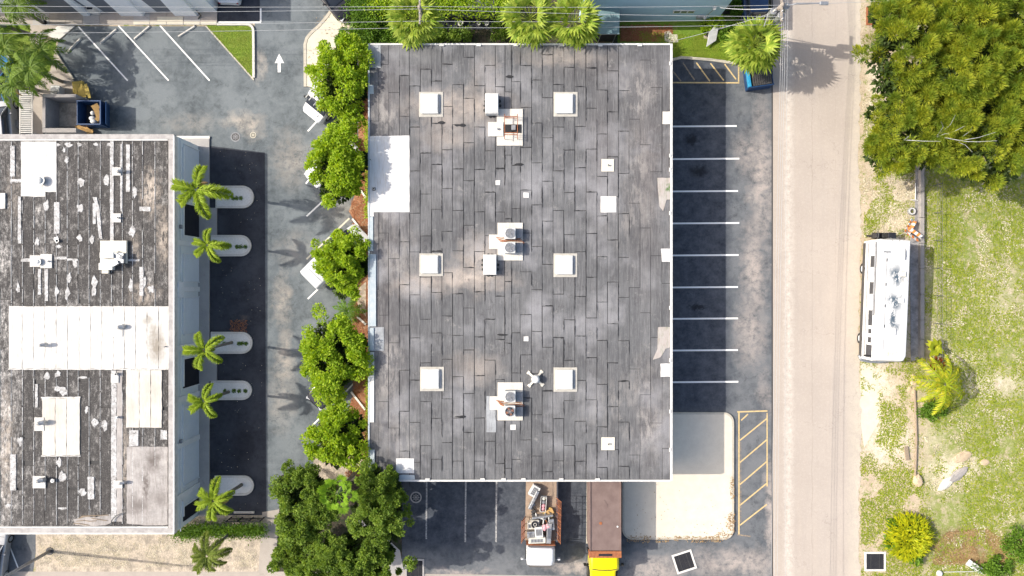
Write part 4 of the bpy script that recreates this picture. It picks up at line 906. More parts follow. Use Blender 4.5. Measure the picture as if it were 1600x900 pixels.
def branch_set(px, py, h, spread, n, seed, mat, parent, trunk_r=.14, name='limb', base=(0,0)):
    r = random.Random(seed); mb = MB()
    mb.tube([(0,0,0),(r.uniform(-.1,.1),r.uniform(-.1,.1),h*.3),(0,0,h*.5)], trunk_r, 9, trunk_r*.7); mb.build('trunk', M[mat], parent, smooth=True)
    for k in range(n):
        a = 6.283*k/n + r.uniform(-.4,.4); s = spread*r.uniform(.5,.85); z0 = h*r.uniform(.3,.5); lb = MB()
        lb.tube([(0,0,z0),(s*.35*math.cos(a),s*.35*math.sin(a),z0+h*.15),(s*.7*math.cos(a+.2),s*.7*math.sin(a+.2),h*.72),(s*math.cos(a+.1),s*math.sin(a+.1),h*.84)], trunk_r*.5, 6, trunk_r*.12)
        lb.build(name, M[mat], parent, smooth=True)
def tree(name, px, py, rx, ry, h, seed, label, grp, mat='leaf', nclump=90, per=75, leaf=.17, csize=.17, cat='tree', rz=1.5, hole=0., irregular=.28, needles=False, under=True):
    """px, py, rx, ry: crown seen in the photograph; h its top height"""
    zc = h - rz*.6; c = W(px, py, zc); k = (H-zc)/H/20
    t = empty(name, (c.x, c.y, 0), 0, label, cat, grp)
    branch_set(0, 0, h, min(rx,ry)*k, 6, seed, 'bark', t)
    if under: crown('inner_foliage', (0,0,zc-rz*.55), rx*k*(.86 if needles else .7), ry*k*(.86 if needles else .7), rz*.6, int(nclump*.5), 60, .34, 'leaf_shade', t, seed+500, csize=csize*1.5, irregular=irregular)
    crown('crown', (0,0,zc), rx*k, ry*k, rz, nclump, per, leaf, mat, t, seed, csize=csize, hole=hole, irregular=irregular, needles=needles)
    return t
GS = 'green trees between the left lot and the big building'
tree('broadleaf_tree', 534, 126, 44, 68, 5.0, 11, 'topmost bright green tree of the strip, hiding most of the van with ladders', GS, nclump=165, per=95, csize=.15, hole=.33, irregular=.4)
tree('broadleaf_tree', 527, 258, 40, 71, 5.6, 12, 'oval bright green tree beside the big white roof patch', GS, nclump=180, per=95, csize=.15, hole=.33, irregular=.35)
tree('broadleaf_tree', 535, 408, 37, 50, 4.8, 13, 'round bright green tree leaning over the white van', GS, nclump=140, per=95, csize=.16, hole=.34, irregular=.42)
tree('broadleaf_tree', 521, 556, 51, 67, 5.0, 14, 'widest bright green tree of the strip, with a dark car nosing out below it', GS, nclump=190, per=90, csize=.15, hole=.36)
tree('broadleaf_tree', 528, 684, 44, 48, 4.8, 15, 'compact bright green tree at the lower left corner of the grey roof', GS, nclump=135, per=95, csize=.16, hole=.33, irregular=.4)
GD = 'dark fine-leaved trees at the bottom'
dk = dict(mat='leaf_dark', nclump=260, per=120, leaf=.13, csize=.11, hole=.38, irregular=.4, needles=False)
tree('fine_leaved_tree', 474, 790, 46, 66, 5.2, 21, 'dark green loose tree left of the round fan-leaved palm', GD, **dk)
tree('fine_leaved_tree', 592, 795, 40, 66, 5.6, 22, 'dark green tree right of the fan-leaved palm, touching the roof corner', GD, **dk)
tree('fine_leaved_tree', 548, 874, 82, 40, 5.4, 23, 'broad dark green tree below the fan-leaved palm at the bottom edge', GD, mat='leaf_dark', nclump=520, per=115, leaf=.13, csize=.085, hole=.36, irregular=.35)
tree('fine_leaved_tree', 462, 866, 34, 30, 4.0, 24, 'small dark green tree at the lower left of the bottom tree group', GD, mat='leaf_dark', nclump=90, per=110, leaf=.14, csize=.17, hole=.36)
# the big needle trees at the top right
GP = 'olive needle trees at the top right'
pn = dict(mat='leaf_pine', leaf=.28, per=300, needles=True, rz=2.6, hole=.30)
tree('needle_tree', 1452, 60, 92, 92, 8.0, 31, 'tall olive-green needle tree nearest the drain at the top of the road', GP, nclump=200, csize=.105, **pn)
tree('needle_tree', 1440, 195, 80, 76, 6.5, 32, 'lower olive needle tree leaning out over the road verge', GP, nclump=180, csize=.11, **pn)
tree('needle_tree', 1560, 60, 100, 96, 9.5, 33, 'tallest needle tree in the top right corner', GP, nclump=230, csize=.10, **pn)
tree('needle_tree', 1552, 190, 100, 92, 8.0, 34, 'golden-green needle tree over the top of the lawn', GP, nclump=230, csize=.10, **pn)
for i, (a, b) in enumerate(((1488,205),(1520,212),(1436,210),(1592,112),(1500,330))[:4]):
    c = W(a, b, 8.3 if b > 150 else 9.0); t = empty('dead_branch', (c.x, c.y, 0), 0, ['bare grey branches poking out of the golden needle tree','bare twigs to the right of the larger bare branches','single bare stick in the lower olive tree','bare stick at the right edge in the tallest needle tree'][i], 'branch')
    for k in range((6, 4, 2, 2)[i]):
        a_ = random.uniform(0, 6.28); L = random.uniform(.6, 1.5); z0 = 6.6
        MB().tube([(0,0,z0),(L*.5*math.cos(a_),L*.5*math.sin(a_),8.0),(L*math.cos(a_+.2),L*math.sin(a_+.2),8.5+random.random()*.5)], .024, 5, .006).build('twig', M['wire'], t)

def frond_mesh(L, width, droop, n=26, bushy=False, seed=0, leafw=.05, rise=.5):
    r = np.random.default_rng(seed); t = np.linspace(.06, 1, n)
    x = L*t*(1-.12*droop*t*t); z = rise*L*t*(1-t)*1.4 - droop*L*.42*t**2.2
    v = []
    P = np.stack([x, 0*x, z], 1); T = unit(np.gradient(P, axis=0))
    prof = np.sin(np.pi*np.clip(t*.86+.12, 0, 1))**.55
    rows = (-1, 1)
    allp, alld, alll, allu = [], [], [], []
    reps = 5 if bushy else 1
    for s in rows:
        for q in range(reps):
            el = (r.uniform(-.7, 1.0, n) if bushy else r.uniform(-.25, .05, n))
            ax = .75 if bushy else .6
            d = np.stack([T[:,0]*ax, s*np.cos(el), np.sin(el)*1.0 + T[:,2]*.5], 1) + r.normal(size=(n,3))*.08
            allp.append(P + T*(r.random((n,1))*L/n)); alld.append(d); alll.append(width*prof*(.85+.3*r.random(n))); allu.append(np.tile([0,0,1.0],(n,1)) + r.normal(size=(n,3))*.25)
    p = np.concatenate(allp); d = np.concatenate(alld); l = np.concatenate(alll); u = unit(np.concatenate(allu))
    q = leaf_quads(p, d, l, leafw, u, .35, .4)
    ra = MB(); ra.tube([tuple(a) for a in P[::4]] + [tuple(P[-1])], .03, 4, .008)
    me = fast_mesh('frond', q, None, 4)
    bm = bmesh.new(); bm.from_mesh(me)
    vs = [bm.verts.new(a) for a in ra.v]
    for f in ra.f: bm.faces.new([vs[i] for i in f])
    bm.to_mesh(me); bm.free(); return me
def palm(name, base, crown_, h, label, grp, fronds, mat='leaf_palm', L=2.2, kind='fox', trunk_r=.11, cat='palm tree', trunk_mat='palm_bark', seed=0):
    b = W(*base, 0); c = W(*crown_, h); t = empty(name, (b.x, b.y, 0), 0, label, cat, grp); r = random.Random(seed)
    dx, dy = c.x-b.x, c.y-b.y
    pts = [(dx*k**1.4, dy*k**1.4, h*k*.97) for k in (0,.2,.4,.6,.8,1)]
    MB().tube(pts, trunk_r*1.25, 10, trunk_r*.75).build('trunk', M[trunk_mat], t, smooth=True)
    MB().tube([(dx,dy,h*.93),(dx,dy,h+.05)], trunk_r*.8, 8, trunk_r*.4).build('crownshaft', M['petiole'], t, smooth=True)
    for i, f in enumerate(fronds):
        a, l = f if isinstance(f, tuple) else (f, L)
        me = FR[kind][r.randrange(len(FR[kind]))]
        o = link('frond', me, None, t, (dx, dy, h), (r.uniform(-.15,.15), r.uniform(-.12,.12), R(a)), (l, l, l))
    if kind in ('fox','coco') and seed % 2 == 1: deadfrond(t, (dx, dy, h-.1), seed*67, L*.55)
    return t
def deadfrond(t, z, a, l):
    o = link('dead_frond', FR['dead'][0], None, t, z, (0, .5, R(a)), (l, l, l)); o['label'] = 'brown dead frond'
def fm(me, mat): me.materials.append(M[mat]); return me
FR = {'fox': [fm(frond_mesh(1, .27, .75, 34, True, s, .030, .55), 'leaf_palm') for s in range(4)],
      'foxd': [fm(frond_mesh(1, .27, .8, 34, True, s, .030, .5), 'leaf_palmd') for s in range(3)],
      'coco': [fm(frond_mesh(1, .24, .8, 30, False, s, .04, .55), 'leaf_coco') for s in range(4)],
      'cocoy': [fm(frond_mesh(1, .25, .7, 26, False, s, .04, .5), 'leaf_yellowgreen') for s in range(4)],
      'dead': [fm(frond_mesh(1, .16, 1.1, 26, True, 9, .03, .2), 'litter')],
      'small': [fm(frond_mesh(1, .22, .5, 18, False, s, .06, .4), 'hedge') for s in range(3)]}
GI = 'palms on the kerbed islands by the left building'
palm('foxtail_palm', (357,309), (308,296), 5.5, 'topmost lime palm leaning from the first kerbed island', GI, [(82,2.0),(168,2.2),(218,1.9),(290,2.2),(352,2.4),(330,.7),(120,.7)], seed=1)
palm('foxtail_palm', (358,384), (325,383), 4.2, 'small five-fronded palm leaning from the second kerbed island', GI, [(92,1.35),(165,1.4),(220,1.4),(300,1.5),(358,1.6),(30,.7)], seed=2, trunk_r=.09)
palm('foxtail_palm', (363,535), (320,547), 4.7, 'dull-tipped palm leaning from the third kerbed island', GI, [(115,1.5),(180,1.8),(248,1.7),(320,1.5),(40,1.6),(0,.7)], seed=3, trunk_r=.1)
palm('foxtail_palm', (358,612), (319,627), 4.4, 'palm with a curved trunk leaning from the fourth kerbed island', GI, [(75,1.4),(165,1.4),(215,1.5),(300,1.5),(20,1.3),(255,.7)], seed=4, trunk_r=.1)
palm('foxtail_palm', (378,757), (334,782), 5.4, 'lowest palm of the row, over the corner of the left building', GI, [(85,1.7),(150,1.5),(200,1.7),(262,1.8),(320,1.6),(20,1.5),(110,.8)], seed=5)
palm('foxtail_palm', (362,830), (324,868), 4.3, 'dull green spiky palm on the dirt below the hedge', None, [(100,1.7),(150,1.4),(195,1.5),(235,1.7),(280,1.5),(325,1.5),(10,1.7),(50,1.5)], kind='foxd', seed=6, trunk_r=.1)
GL = 'palms at the top left corner'
rd = lambda n, o, L: [(360*k/n + o + random.uniform(-9,9), L*random.uniform(.8,1.15)) for k in range(n)]
palm('feather_palm', (103,112), (63,80), 3.2, 'large feather palm nearest the parked-car lines at the top left', GL, rd(9,5,2.2), kind='coco', seed=7)
palm('feather_palm', (98,128), (48,108), 3.5, 'feather palm in the middle of the left clump, above the condenser', GL, rd(9,20,2.1), kind='coco', seed=8)
palm('feather_palm', (60,142), (24,130), 2.7, 'lowest feather palm of the left clump, beside the blue car', GL, rd(9,0,1.9), kind='coco', seed=9)
palm('feather_palm', (52,98), (8,74), 3.0, 'feather palm at the left edge of the clump over the grass', GL, rd(9,12,1.9), kind='coco', seed=10)
palm('feather_palm', (68,36), (28,10), 3.0, 'feather palm at the very top left corner of the place', GL, rd(13,12,1.8), kind='coco', seed=11)
palm('feather_palm', (52,56), (-28,34), 5.2, 'leaning palm whose pale trunk crosses the grass to the left edge', GL, rd(9,12,1.9), kind='coco', seed=12, trunk_r=.13)
palm('small_palm', (549,484), (545,486), 1.0, 'small dark green palm between the trees on the planting strip', None, rd(13,0,1.25), kind='small', seed=13, trunk_r=.06)
palm('coconut_palm', (1462,592), (1475,600), 2.0, 'sunburnt yellow-green palm at the edge of the lawn by the motorhome', None, rd(11,0,2.3), kind='cocoy', seed=14)
# fan palms
def fan_mesh(seed, L=1.0, seg=11, spread=150, petiole=.9, droop=.5):
    r = np.random.default_rng(seed); ps, ds, ls = [], [], []
    tip = np.array([petiole, 0, .12])
    out = []
    for k in range(seg):
        a = np.radians(-spread/2 + spread*k/(seg-1)) + r.normal()*.03
        d1 = np.array([np.cos(a), np.sin(a), .10 + r.normal()*.06]); s = np.array([-np.sin(a), np.cos(a), 0])
        l = L*(1-.22*abs(a)/np.radians(spread/2))*(.9+.2*r.random()); w0 = .08*L
        m = tip + d1*l*.5; e = m + (d1*.42 - np.array([0,0,droop*.42]))*l
        out += [tip, m + s*w0, m - s*w0]; out += [m + s*w0, e, m - s*w0]
    me = fast_mesh('fan', np.array(out), None, 3)
    ra = MB(); ra.tube([(0,0,0),(petiole*.5,0,.1),(petiole,0,.12)], .018, 4)
    bm = bmesh.new(); bm.from_mesh(me); vs = [bm.verts.new(a) for a in ra.v]
    for f in ra.f: bm.faces.new([vs[i] for i in f])
    bm.to_mesh(me); bm.free(); return me
FN = [fm(fan_mesh(s), 'leaf_fan') for s in range(4)]; FN2 = [fm(fan_mesh(s+9, .55, 22, 230, 1.05, .06), 'leaf_fan2') for s in range(3)]
def fan_palm(px, py, h, rad, n, label, grp=None, meshes=FN, seed=0, base=None, tilt=.55, name='fan_palm', eb=.95, ef=1.5):
    c = W(px, py, h); r = random.Random(seed); b = W(*base) if base else Vector((c.x, c.y, 0))
    t = empty(name, (c.x, c.y, 0), 0, label, 'palm tree', grp)
    MB().tube([(b.x-c.x,b.y-c.y,0),((b.x-c.x)*.4,(b.y-c.y)*.4,h*.6),(0,0,h)], .16, 10, .12).build('trunk', M['palm_bark'], t, smooth=True)
    for k in range(n):
        a = k*2.39996; f = k/n; el = eb - f*ef
        s = rad/1.75*r.uniform(.85,1.12); o = link('fan_leaf', meshes[k % len(meshes)], None, t, (0,0,h+.1-f*.25), None, (s,s,s))
        o.rotation_euler = (Matrix.Rotation(a, 3, 'Z') @ Matrix.Rotation(-el + r.uniform(-.12,.12), 3, 'Y') @ Matrix.Rotation(r.uniform(-.35,.35), 3, 'X')).to_euler()
    return t
GF = 'bright fan palms in the planting behind the big building'
fan_palm(1178, 72, 3.6, 2.15, 54, 'big bushy fan palm over the blue dumpster beside the road', seed=1)
fan_palm(650, 30, 4.6, 2.1, 34, 'fan palm around the utility pole behind the big building', GF, seed=2)
fan_palm(828, 30, 4.6, 2.15, 34, 'fan palm left of the touching pair behind the big building', GF, seed=3)
fan_palm(897, 34, 4.7, 2.05, 32, 'fan palm with one leaf hanging over the grey roof edge', GF, seed=4)
fan_palm(527, 771, 6.4, 1.6, 17, 'round lime fan-leaved palm showing its stalks between the dark trees', None, FN2, seed=5, eb=.75, ef=.95)
for i in range(3): 
    c = W(894+i*4, 66-i*3, 4.6)
# hedges and bushes
def bush(name, px, py, rx, ry, h, mat, label, cat='bush', seed=0, n=26, per=70, leaf=.16, csize=.3, grp=None):
    c = W(px, py, h*.6); k = (H-h*.6)/H/20; t = empty(name, (c.x, c.y, 0), 0, label, cat, grp)
    st = MB()
    for q in range(4): a = q*1.6; st.tube([(0,0,0),(rx*k*.4*math.cos(a),ry*k*.4*math.sin(a),h*.6)], .03, 5)
    st.build('stem', M['bark'], t); crown('foliage', (0,0,h*.5), rx*k, ry*k, h*.5, n, per, leaf, mat, t, seed, csize=csize); return t
def hedge(pts, h, mat, label, n, leaf=.14, seed=0, wd=.5):
    r = np.random.default_rng(seed); P = [W(*p, h*.7) for p in pts]; c0 = P[0]
    t = empty('hedge', (c0.x, c0.y, 0), 0, label, 'hedge'); seg = []; L = [ (P[i+1]-P[i]).length for i in range(len(P)-1)]
    out = []
    for i, l in enumerate(L):
        m = int(n*l/sum(L)); u = r.random(m); q = np.array(P[i])[None,:]*(1-u[:,None]) + np.array(P[i+1])[None,:]*u[:,None]
        q[:,:2] += r.normal(size=(m,2))*wd*.5; q[:,2] = h*(1-.75*r.random(m)**2.2); q -= np.array([c0.x,c0.y,0]); out.append(q)
    q = np.concatenate(out); m = len(q); d = unit(r.normal(size=(m,3)) + np.array([0,0,.3]))
    v = leaf_quads(q, d, leaf*(.6+.8*r.random(m)), leaf*.6, unit(r.normal(size=(m,3))*.5+np.array([0,0,1.])), .2)
    link('foliage', fast_mesh('foliage', v, None, 4), M[mat], t)
    sb = MB()
    for k in range(len(P)*3): i = k % (len(P)-1); a = P[i].lerp(P[i+1], random.random()) - c0; sb.tube([(a.x,a.y,0),(a.x,a.y,h*.7)], .02, 5)
    sb.build('stem', M['bark'], t); return t
hedge([(276,832),(330,829),(411,829)], .9, 'hedge', 'dense green hedge along the lower end of the left building', 6500, wd=.55)
hedge([(569,60),(572,30),(566,8)], 1.6, 'hedge', 'tall hedge right of the pale curved walkway', 5500, .16, 1, 1.1)
hedge([(585,12),(660,6),(760,8),(800,10)], 1.8, 'leaf', 'bright hedge along the top edge behind the big building', 8500, .17, 2, 1.0)
hedge([(573,66),(610,60),(640,62)], 1.2, 'hedge', 'low planting along the top left corner of the big building', 4000, .16, 3, .8)
hedge([(573,190),(574,340)], .8, 'leaf', 'thin green edging along the left wall beside the white roof patch', 1500, .12, 4, .22)
hedge([(574,560),(575,640),(572,740)], .8, 'leaf', 'thin green edging along the lower left wall of the big building', 1500, .12, 5, .22)
bush('shrub', 548, 60, 24, 15, 1.4, 'hedge', 'dark spiky shrub at the end of the pale curved walkway', n=26, seed=6, csize=.25)
bush('shrub', 546, 5, 16, 12, 1.2, 'hedge', 'dark shrub beside the dark car at the top edge', seed=7)
bush('shrub', 783, 45, 13, 17, 1.5, 'leaf_dark', 'dark bush left of the middle fan palms', seed=8)
bush('shrub', 1118, 32, 15, 10, 1.0, 'leaf', 'bright green bush at the corner of the blue building', seed=9)
bush('shrub', 1137, 52, 10, 14, .9, 'hedge', 'dark green bush right of the tilted white board', seed=10)
bush('shrub', 1104, 45, 9, 8, .6, 'leaf', 'small bright bush below the blue building meter', seed=11, n=14)
bush('shrub', 1150, 14, 10, 12, .9, 'hedge', 'dark bush between the blue building and the dark blue car', seed=12)
bush('shrub', 1590, 850, 24, 26, .8, 'hedge', 'green bush at the right edge near the bottom corner', seed=13)
bush('shrub', 1556, 885, 30, 14, .6, 'hedge', 'low green bush by the white board in the bottom right corner', seed=14)
bush('shrub', 612, 40, 26, 22, 1.3, 'hedge', 'dark undergrowth left of the pole fan palm', seed=15)
bush('shrub', 700, 56, 40, 10, .6, 'leaf_dark', 'low dark undergrowth under the wires behind the grey roof', seed=16)
bush('shrub', 610, 742, 18, 12, 1.6, 'leaf', 'leafy shoots spilling over the lower left roof corner', seed=17)
bush('shrub', 1460, 640, 26, 12, .4, 'hedge', 'low dull shrub beneath the sunburnt palm', seed=18, n=14)
# strap-leaved plants: round golden bush, island shrubs, young plant, bromeliad
def strap_plant(name, px, py, h, rad, n, mat, label, cat, seed=0, wdt=.05, grp=None, dome=.6, lf=.36):
    c = W(px, py, h*.6); t = empty(name, (c.x, c.y, 0), 0, label, cat, grp); r = np.random.default_rng(seed)
    th = r.random(n)*6.283; u = np.sqrt(r.random(n)); base = np.stack([u*np.cos(th)*rad*.8, u*np.sin(th)*rad*.8, h*(dome*np.sqrt(1-u*u*.9)) + .0*u], 1)
    d = np.stack([np.cos(th)*u*1.0, np.sin(th)*u*1.0, .55-.3*u], 1) + r.normal(size=(n,3))*.42
    L = rad*lf*(.7+.6*r.random(n)); v = leaf_quads(base, d, L, wdt, None, .35, .4)
    link('leaves', fast_mesh('leaves', v, None, 4), M[mat], t)
    MB().tube([(0,0,0),(0,0,h*.5)], .08, 7).build('stem', M['bark'], t); return t
strap_plant('golden_bush', 1426, 843, 1.6, 2.1, 1150, 'leaf_gold', 'round golden-green strap-leaved bush beside the drain at the bottom right', 'bush', 1, .12, lf=.19); crown('inner_leaves', (0,0,.30), 1.6, 1.6, .35, 40, 60, .3, 'hedge', bpy.data.objects['golden_bush'], 5)
def rosette(name, px, py, h, n, L, wdt, mat, label, cat, seed):
    c = W(px, py, h); t = empty(name, (c.x, c.y, 0), 0, label, cat); r = random.Random(seed)
    MB().tube([(0,0,0),(0,0,h)], .05, 7).build('stem', M['bark'], t)
    for k in range(n):
        a = k*2.4; l = L*r.uniform(.75,1.15); m = MB()
        s = [(0,.02),(.35,.5),(.7,.42),(1,.02)]; zz = [0,.25,.22,-.02]
        for i in range(3):
            (t0,w0),(t1,w1) = s[i], s[i+1]
            m.poly([(l*t0,-w0*wdt,l*zz[i]),(l*t1,-w1*wdt,l*zz[i+1]),(l*t1,w1*wdt,l*zz[i+1]),(l*t0,w0*wdt,l*zz[i])])
        m.build('leaf', M[mat], t, (0,0,h), (0, r.uniform(-.35,.1), a))
    return t
rosette('young_plant', 1459, 543, .7, 11, .85, .42, 'leaf_yellowgreen', 'small lime broad-leaved plant beside the concrete strip below the motorhome', 'plant', 1)
rosette('bromeliad', 1462, 570, .8, 26, .8, .16, 'leaf_red', 'red-leaved spiky plant tucked against the sunburnt palm', 'plant', 2)
k_ = 0
for (x0,y0,x1,y1), xsn in zip(ISL, ((364,369,376),(370,376,383),(350,373,378,384),(351,365,373,383),(384,))):
    cy = (y0+y1)/2+1.5
    for x in xsn:
        if len(xsn) == 1: continue
        nm = ['first','second','third','fourth'][ISL.index((x0,y0,x1,y1))]; od = ['leftmost','next','third','rightmost'][xsn.index(x)]
        strap_plant('island_shrub', x, cy, .3, .19, 90, 'hedge', f'tiny dark shrub, {od} in the row on the {nm} kerbed island', 'shrub', k_, .05, 'small shrubs on the kerbed islands'); k_ += 1
# grass, straw and litter lying on the ground
def blades(name, poly_px, n, mat, L, wd, seed, dens=None, lean=.9, label=None, cat=None, z=.01, thr=.45, nsc=1.2):
    r = np.random.default_rng(seed); P = np.array(gp(poly_px)); lo, hi = P.min(0), P.max(0)
    q = lo + (hi-lo)*r.random((n,2)); ins = np.zeros(len(q), bool); j = len(P)-1
    for i in range(len(P)):
        xi, yi = P[i]; xj, yj = P[j]
        c = ((yi > q[:,1]) != (yj > q[:,1])) & (q[:,0] < (xj-xi)*(q[:,1]-yi)/(yj-yi+1e-12)+xi); ins ^= c; j = i
    q = q[ins]; nz = vnoise(q[:,0]+100, q[:,1]+100, seed, 4, nsc); q = q[nz + r.random(len(q))*.16-.08 > thr]
    for (dx_, dy_) in ((1367,877),(1367,25.5)):
        w_ = W(dx_, dy_); q = q[(np.abs(q[:,0]-w_.x) > .85) | (np.abs(q[:,1]-w_.y) > .85)]
    m = len(q); a = r.random(m)*6.283; d = np.stack([np.cos(a)*lean, np.sin(a)*lean, .15+.7*r.random(m)*(1.2-lean)], 1)
    v = leaf_quads(np.concatenate([q, np.full((m,1), z)], 1), d, L*(.5+r.random(m)), wd, None, .1, .4)
    v[:,2] = np.maximum(v[:,2], z); o = link(name, fast_mesh(name, v, None, 4), M[mat]); o['kind'] = 'stuff'
    if label: o['label'] = label
    if cat: o['category'] = cat
    return o
LAWN = [(1446,262),(1800,262),(1800,960),(1440,960),(1436,700),(1442,600)]
blades('lawn_grass', LAWN, 90000, 'grass', .16, .055, 1, thr=.42, nsc=2.2, label='patchy yellow-green grass of the lawn on the right', cat='grass')
blades('lawn_straw', LAWN, 60000, 'straw', .16, .06, 2, thr=.60, nsc=.9, label='dry straw speckling the lawn on the right', cat='straw')
blades('verge_weeds', [(1350,160),(1430,160),(1428,370),(1350,370)], 16000, 'grass', .13, .045, 3, thr=.50, nsc=1.4, label='thin weeds on the sandy verge above the motorhome', cat='weeds')
blades('verge_litter', [(1346,60),(1400,100),(1430,270),(1428,370),(1348,370)], 12000, 'straw', .14, .06, 4, thr=.48, label='pale litter on the verge above the motorhome', cat='litter')
blades('verge_grass', [(1344,560),(1445,560),(1440,960),(1346,960)], 26000, 'grass', .14, .05, 5, thr=.50, nsc=1.8, label='patchy weeds on the verge below the motorhome', cat='weeds')
blades('dry_thatch', [(1480,832),(1540,826),(1575,850),(1570,880),(1460,882),(1450,860)], 14000, 'litter', .16, .04, 6, thr=.42, label='brown dead grass near the bottom right corner', cat='dead grass')
blades('island_grass', [(324,42),(386,42),(395,50),(395,122)], 16000, 'grass_green', .12, .05, 7, thr=.36, z=.035, label='grass of the triangular island by the white arrow', cat='grass')
blades('yard_grass', [(1000,50),(1150,60),(1150,95),(1052,90),(1000,62)], 16000, 'grass_green', .14, .05, 8, thr=.42, z=.02, label='grass behind the top right corner of the big building', cat='grass')
blades('corner_grass', [(-20,42),(48,42),(50,70),(88,70),(82,100),(40,140),(-20,140)], 12000, 'grass_green', .14, .05, 9, thr=.4, label='grass beneath the palms at the top left', cat='grass')
blades('pad_leaves', [(978,837),(1112,837),(1132,826),(1140,790),(1141,745),(1146,745),(1147,830),(1130,846),(978,846)], 6000, 'litter', .10, .07, 10, thr=.46, z=.15, lean=1, nsc=1.0, label='brown fallen leaves along the kerb of the white apron', cat='leaves')
blades('pad_leaves', [(985,755),(1140,755),(1140,835),(985,835)], 70, 'litter', .09, .06, 11, thr=.52, z=.15, lean=1, label='few scattered leaves on the white apron', cat='leaves')
blades('strip_litter', [(546,180),(575,150),(575,745),(540,745),(552,600),(548,460),(560,440),(550,345)], 14000, 'red_litter', .12, .05, 12, thr=.4, z=.03, lean=1, label='red-brown leaf litter under the strip of trees', cat='leaves')
blades('island_litter', [(360,500),(386,500),(386,520),(360,520)], 300, 'red_litter', .1, .04, 13, thr=.3, z=.02, lean=1, label='small red-brown litter heap above the third island', cat='leaves')
blades('dirt_litter', [(60,838),(405,838),(400,885),(60,885)], 9000, 'straw', .08, .04, 14, thr=.5, z=.02, lean=1, label='pale bits scattered on the dirt verge below the left building', cat='litter')
blades('corner_specks', [(480,30),(560,15),(562,60),(530,110),(480,130)], 700, 'litter', .08, .05, 15, thr=.5, z=.11, lean=1, label='brown specks on the pale curved walkway', cat='leaves')
blades('lot_litter', [(340,230),(410,230),(410,800),(340,800)], 160, 'straw', .05, .04, 16, thr=.5, z=.015, lean=1, label='tiny pale bits scattered over the dark bay', cat='litter')
blades('yard_litter', [(970,40),(1050,40),(1050,64),(970,64)], 4000, 'red_litter', .12, .06, 17, thr=.42, z=.03, lean=1, label='brown litter in the yard behind the roof edge', cat='leaves')
# ---------------------------------------------------------------- vehicles
def sect(x, w, z0, z1, r=.12, tum=.0):
    """one ring of a body: width w, from z0 to z1, rounded shoulders"""
    h = w/2; t = h - tum
    pts = [(-h+.03, z0), (-h, z0+(z1-z0)*.35), (-h-0.0, z1-r*1.3 if z1-r*1.3 > z0 else z0+.02)]
    for k in range(1, 4): a = math.pi/2*k/4; pts.append((-t + r - r*math.cos(a) if False else -t + r*(1-math.cos(a)), z1 - r + r*math.sin(a)))
    pts.append((-t+r*1.2, z1)); L = [(x, y, z) for y, z in pts]; return L + [(x, 0, z1+.015)] + [(x, -y, z) for (_, y, z) in reversed(L)]
def loft(secs, name, mat, parent, smooth=True):
    m = MB(); n = len(secs[0])
    for s in secs: m.v += s
    for i in range(len(secs)-1):
        for k in range(n-1): m.f.append((i*n+k, (i+1)*n+k, (i+1)*n+k+1, i*n+k+1))
        m.f.append((i*n+n-1, (i+1)*n+n-1, (i+1)*n, i*n))
    m.f.append(tuple(range(n))); m.f.append(tuple(reversed(range((len(secs)-1)*n, len(secs)*n))))
    o = m.build(name, M[mat], parent)
    bm = bmesh.new(); bm.from_mesh(o.data); bmesh.ops.recalc_face_normals(bm, faces=bm.faces); bm.to_mesh(o.data); bm.free()
    if smooth:
        o.data.polygons.foreach_set('use_smooth', [True]*len(o.data.polygons))
        o.data.set_sharp_from_angle(angle=R(38))
    return o
def wheel(parent, x, y, r=.33, wd=.22, m='silver_car'):
    t = MB().ring((0,0,-wd/2), r*.6, r, 0, wd, 22); o = t.build('wheel', M['black'], parent, (x,y,r), (R(90),0,0), bevel=.02)
    q = MB().cyl((0,0,-wd*.42), r*.62, wd*.84, 18); q.build('rim', M[m], o, bevel=.01)
